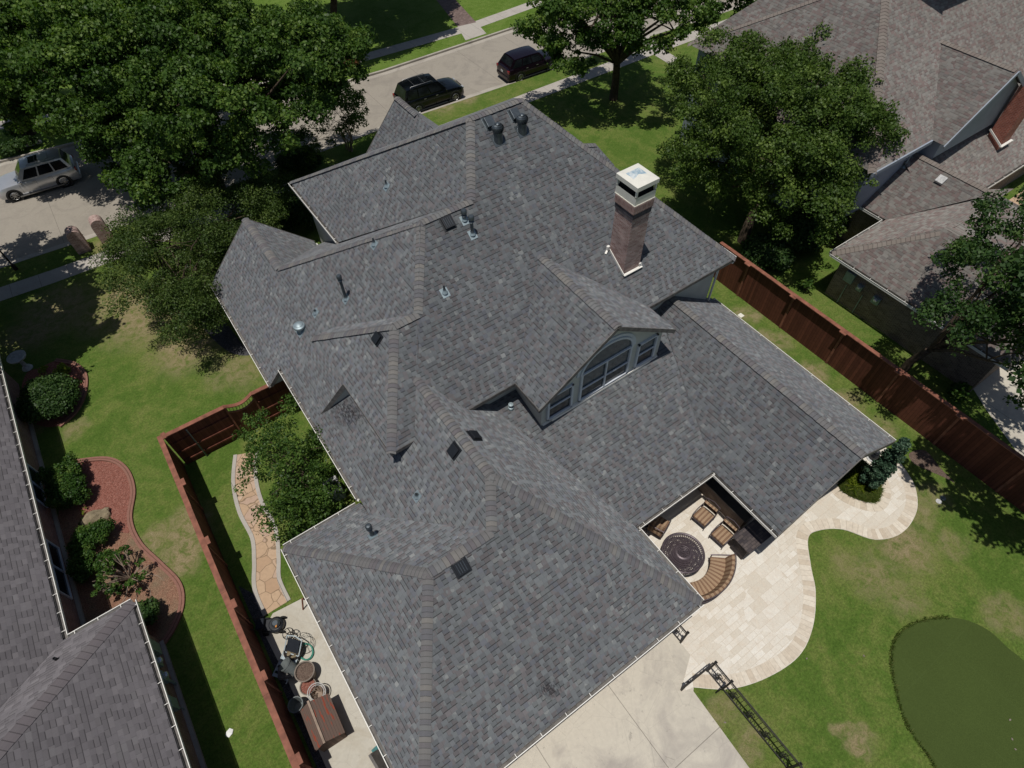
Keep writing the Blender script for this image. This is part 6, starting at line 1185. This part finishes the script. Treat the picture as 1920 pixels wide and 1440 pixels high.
# playhouse with peeling gable roof
pa_, pb_ = A(578, 1316, 1.35), A(608, 1392, 1.35)
t = thing('playhouse', 'small wooden playhouse with peeling red and brown gable roof by the fence', 'playhouse', (pa_.x, pa_.y, 0), math.atan2(pb_.y - pa_.y, pb_.x - pa_.x)); L_ = (pb_ - pa_).length
m_ = MB(); m_.face([(0, 0, 1.35), (L_, 0, 1.35), (L_, .62, .95), (0, .62, .95)], [(0, 0), (L_, 0), (L_, .7), (0, .7)]); m_.face([(0, 0, 1.35), (L_, 0, 1.35), (L_, -.40, .98), (0, -.40, .98)], [(0, 0), (L_, 0), (L_, .55), (0, .55)]); m_.build('roof', M['peel'], t, weld=False)
m_ = MB(); m_.face([(.08, -.34, 0), (L_ - .08, -.34, 0), (L_ - .08, -.34, 1), (.08, -.34, 1)]); m_.face([(.08, .5, 0), (L_ - .08, .5, 0), (L_ - .08, .5, 1), (.08, .5, 1)])
for x in (.08, L_ - .08): m_.face([(x, -.34, 0), (x, .5, 0), (x, .5, 1.0), (x, 0, 1.32), (x, -.34, 1.02)])
m_.build('wall', M['oldwood'], t, weld=False); m_ = MB(); m_.bar((-.03, 0, 1.37), (L_ + .03, 0, 1.37), .07, .03); m_.build('ridge_board', M['bark_lt'], t)
# wall trellis, leaning boards, teal board
p = at(655, 1302, 1.2); t = thing('wall_trellis', 'narrow iron trellis against the garage wall beneath the left gutter', 'trellis', (-1.72, p.y, 0), rad(90)); m_ = MB()
for z in (.9, 1.5, 2.1): m_.bar((-.9, 0, z), (.9, 0, z), .02, .02)
for k in range(10): m_.bar((-.9 + .2 * k, 0, .85), (-.9 + .2 * k, 0, 2.15), .016, .016, (1, 0, 0))
m_.build('frame', M['iron'], t)
p = at(571, 1128, .4); t = thing('garden_prop', 'small brown A-shaped wooden prop under the garage gutter corner', 'prop', (p.x, p.y, .014), rad(20)); m_ = MB(); m_.bar((-.22, 0, 0), (0, 0, .7), .05, .04); m_.bar((.22, 0, 0), (0, 0, .7), .05, .04); m_.bar((.1, .3, 0), (0, 0, .7), .05, .04); m_.build('legs', M['fence_cap'], t)
p = at(718, 1425, .6); m_ = MB(); m_.box((0, 0, 0), (.34, .95, .05)); o = m_.build('teal_board', M['teal'], bevel=.01); o.location = (p.x, p.y, .6); o.rotation_euler = (rad(8), rad(-25), 0); tag(o, 'teal painted board leaning under the left garage gutter at the bottom edge', 'board')
m_ = MB(); m_.box((.05, 0, .3), (.1, .7, .6)); m_.build('board_legs', M['gut_in'], o)
# objects by the path tree: white cabinet and small cream items, plants along the wall
p = at(640, 905, .5); t = thing('air_conditioner', 'pale grey air conditioning unit against the brick wall, half hidden by leaves', 'air conditioner', (.55, p.y - .1, 0)); m_ = MB(); m_.box((0, 0, .42), (.62, .75, .8)); m_.build('casing', M['metal_lt'], t, bevel=.03); m_ = MB(); m_.box((0, 0, .835), (.60, .73, .02)); m_.build('top_panel', M['stone_wh'], t); m_ = MB(); m_.lathe((0, 0, .85), [(.24, 0), (.22, .02), (.001, .02)], 20); m_.build('fan_grille', M['black'], t)
p = at(543, 785, .6); t = thing('utility_box', 'small cream utility box on the brick wall near the garden gate', 'utility box', (1.40, 16.6, 0)); m_ = MB(); m_.box((0, 0, 1.0), (.14, .5, .3)); m_.build('cover', M['capmetal'], t, bevel=.02)
for i, (px, py, r, h, mt, lab) in enumerate([(645, 955, .35, .6, 'leaf_dark', 'dark low shrub in the inner corner of the brick wall and garage'), (615, 1000, .8, .7, 'leaf_hedge', 'bright green low shrub under the garage gutter, below the path tree'), (570, 1010, .7, .5, 'leaf_hedge', 'low green plants between the path border and the garage gutter'), (580, 830, .5, .8, 'leaf_dark', 'narrow dark shrub at the brick wall beside the path tree')]): bush('shrub', lab, A(px, py), (r, r, h), 520, .09, M[mt], seed=50 + i, k=7)
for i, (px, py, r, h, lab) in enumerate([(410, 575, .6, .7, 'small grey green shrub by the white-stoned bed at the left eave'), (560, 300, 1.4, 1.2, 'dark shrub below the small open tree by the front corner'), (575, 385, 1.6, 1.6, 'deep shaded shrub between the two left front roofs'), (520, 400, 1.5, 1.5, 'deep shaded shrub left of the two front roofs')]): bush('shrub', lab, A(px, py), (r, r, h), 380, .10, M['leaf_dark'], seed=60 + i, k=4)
# far side of the street
bush('shrub', 'reddish leaved shrub by the far kerb beside the small open tree', A(652, 118), (.9, .7, 1.1), 260, .16, M['leaf_red'], seed=70); bush('shrub', 'round yellow green shrub across the street at the left edge', A(35, 240), (1.0, .8, .9), 300, .14, M['leaf_hedge'], seed=71); bush('shrub', 'dark low hedge across the street at the left edge', A(30, 272), (1.6, .7, .8), 300, .14, M['leaf_dark'], seed=72)
for i, pts in enumerate([[(0, 285), (40, 278), (79, 267)], [(-30, 190), (0, 183), (27, 173)]]): P = P2(pts); m_ = MB(); m_.tube([p + Vector((0, 0, .08)) for p in P], .13, 8); o = m_.build('stone_border', M['stone_wh']); tag(o, ['pale stone border of the planting bed nearest the silver car', 'pale stone border behind the first, further from the silver car'][i], 'border')
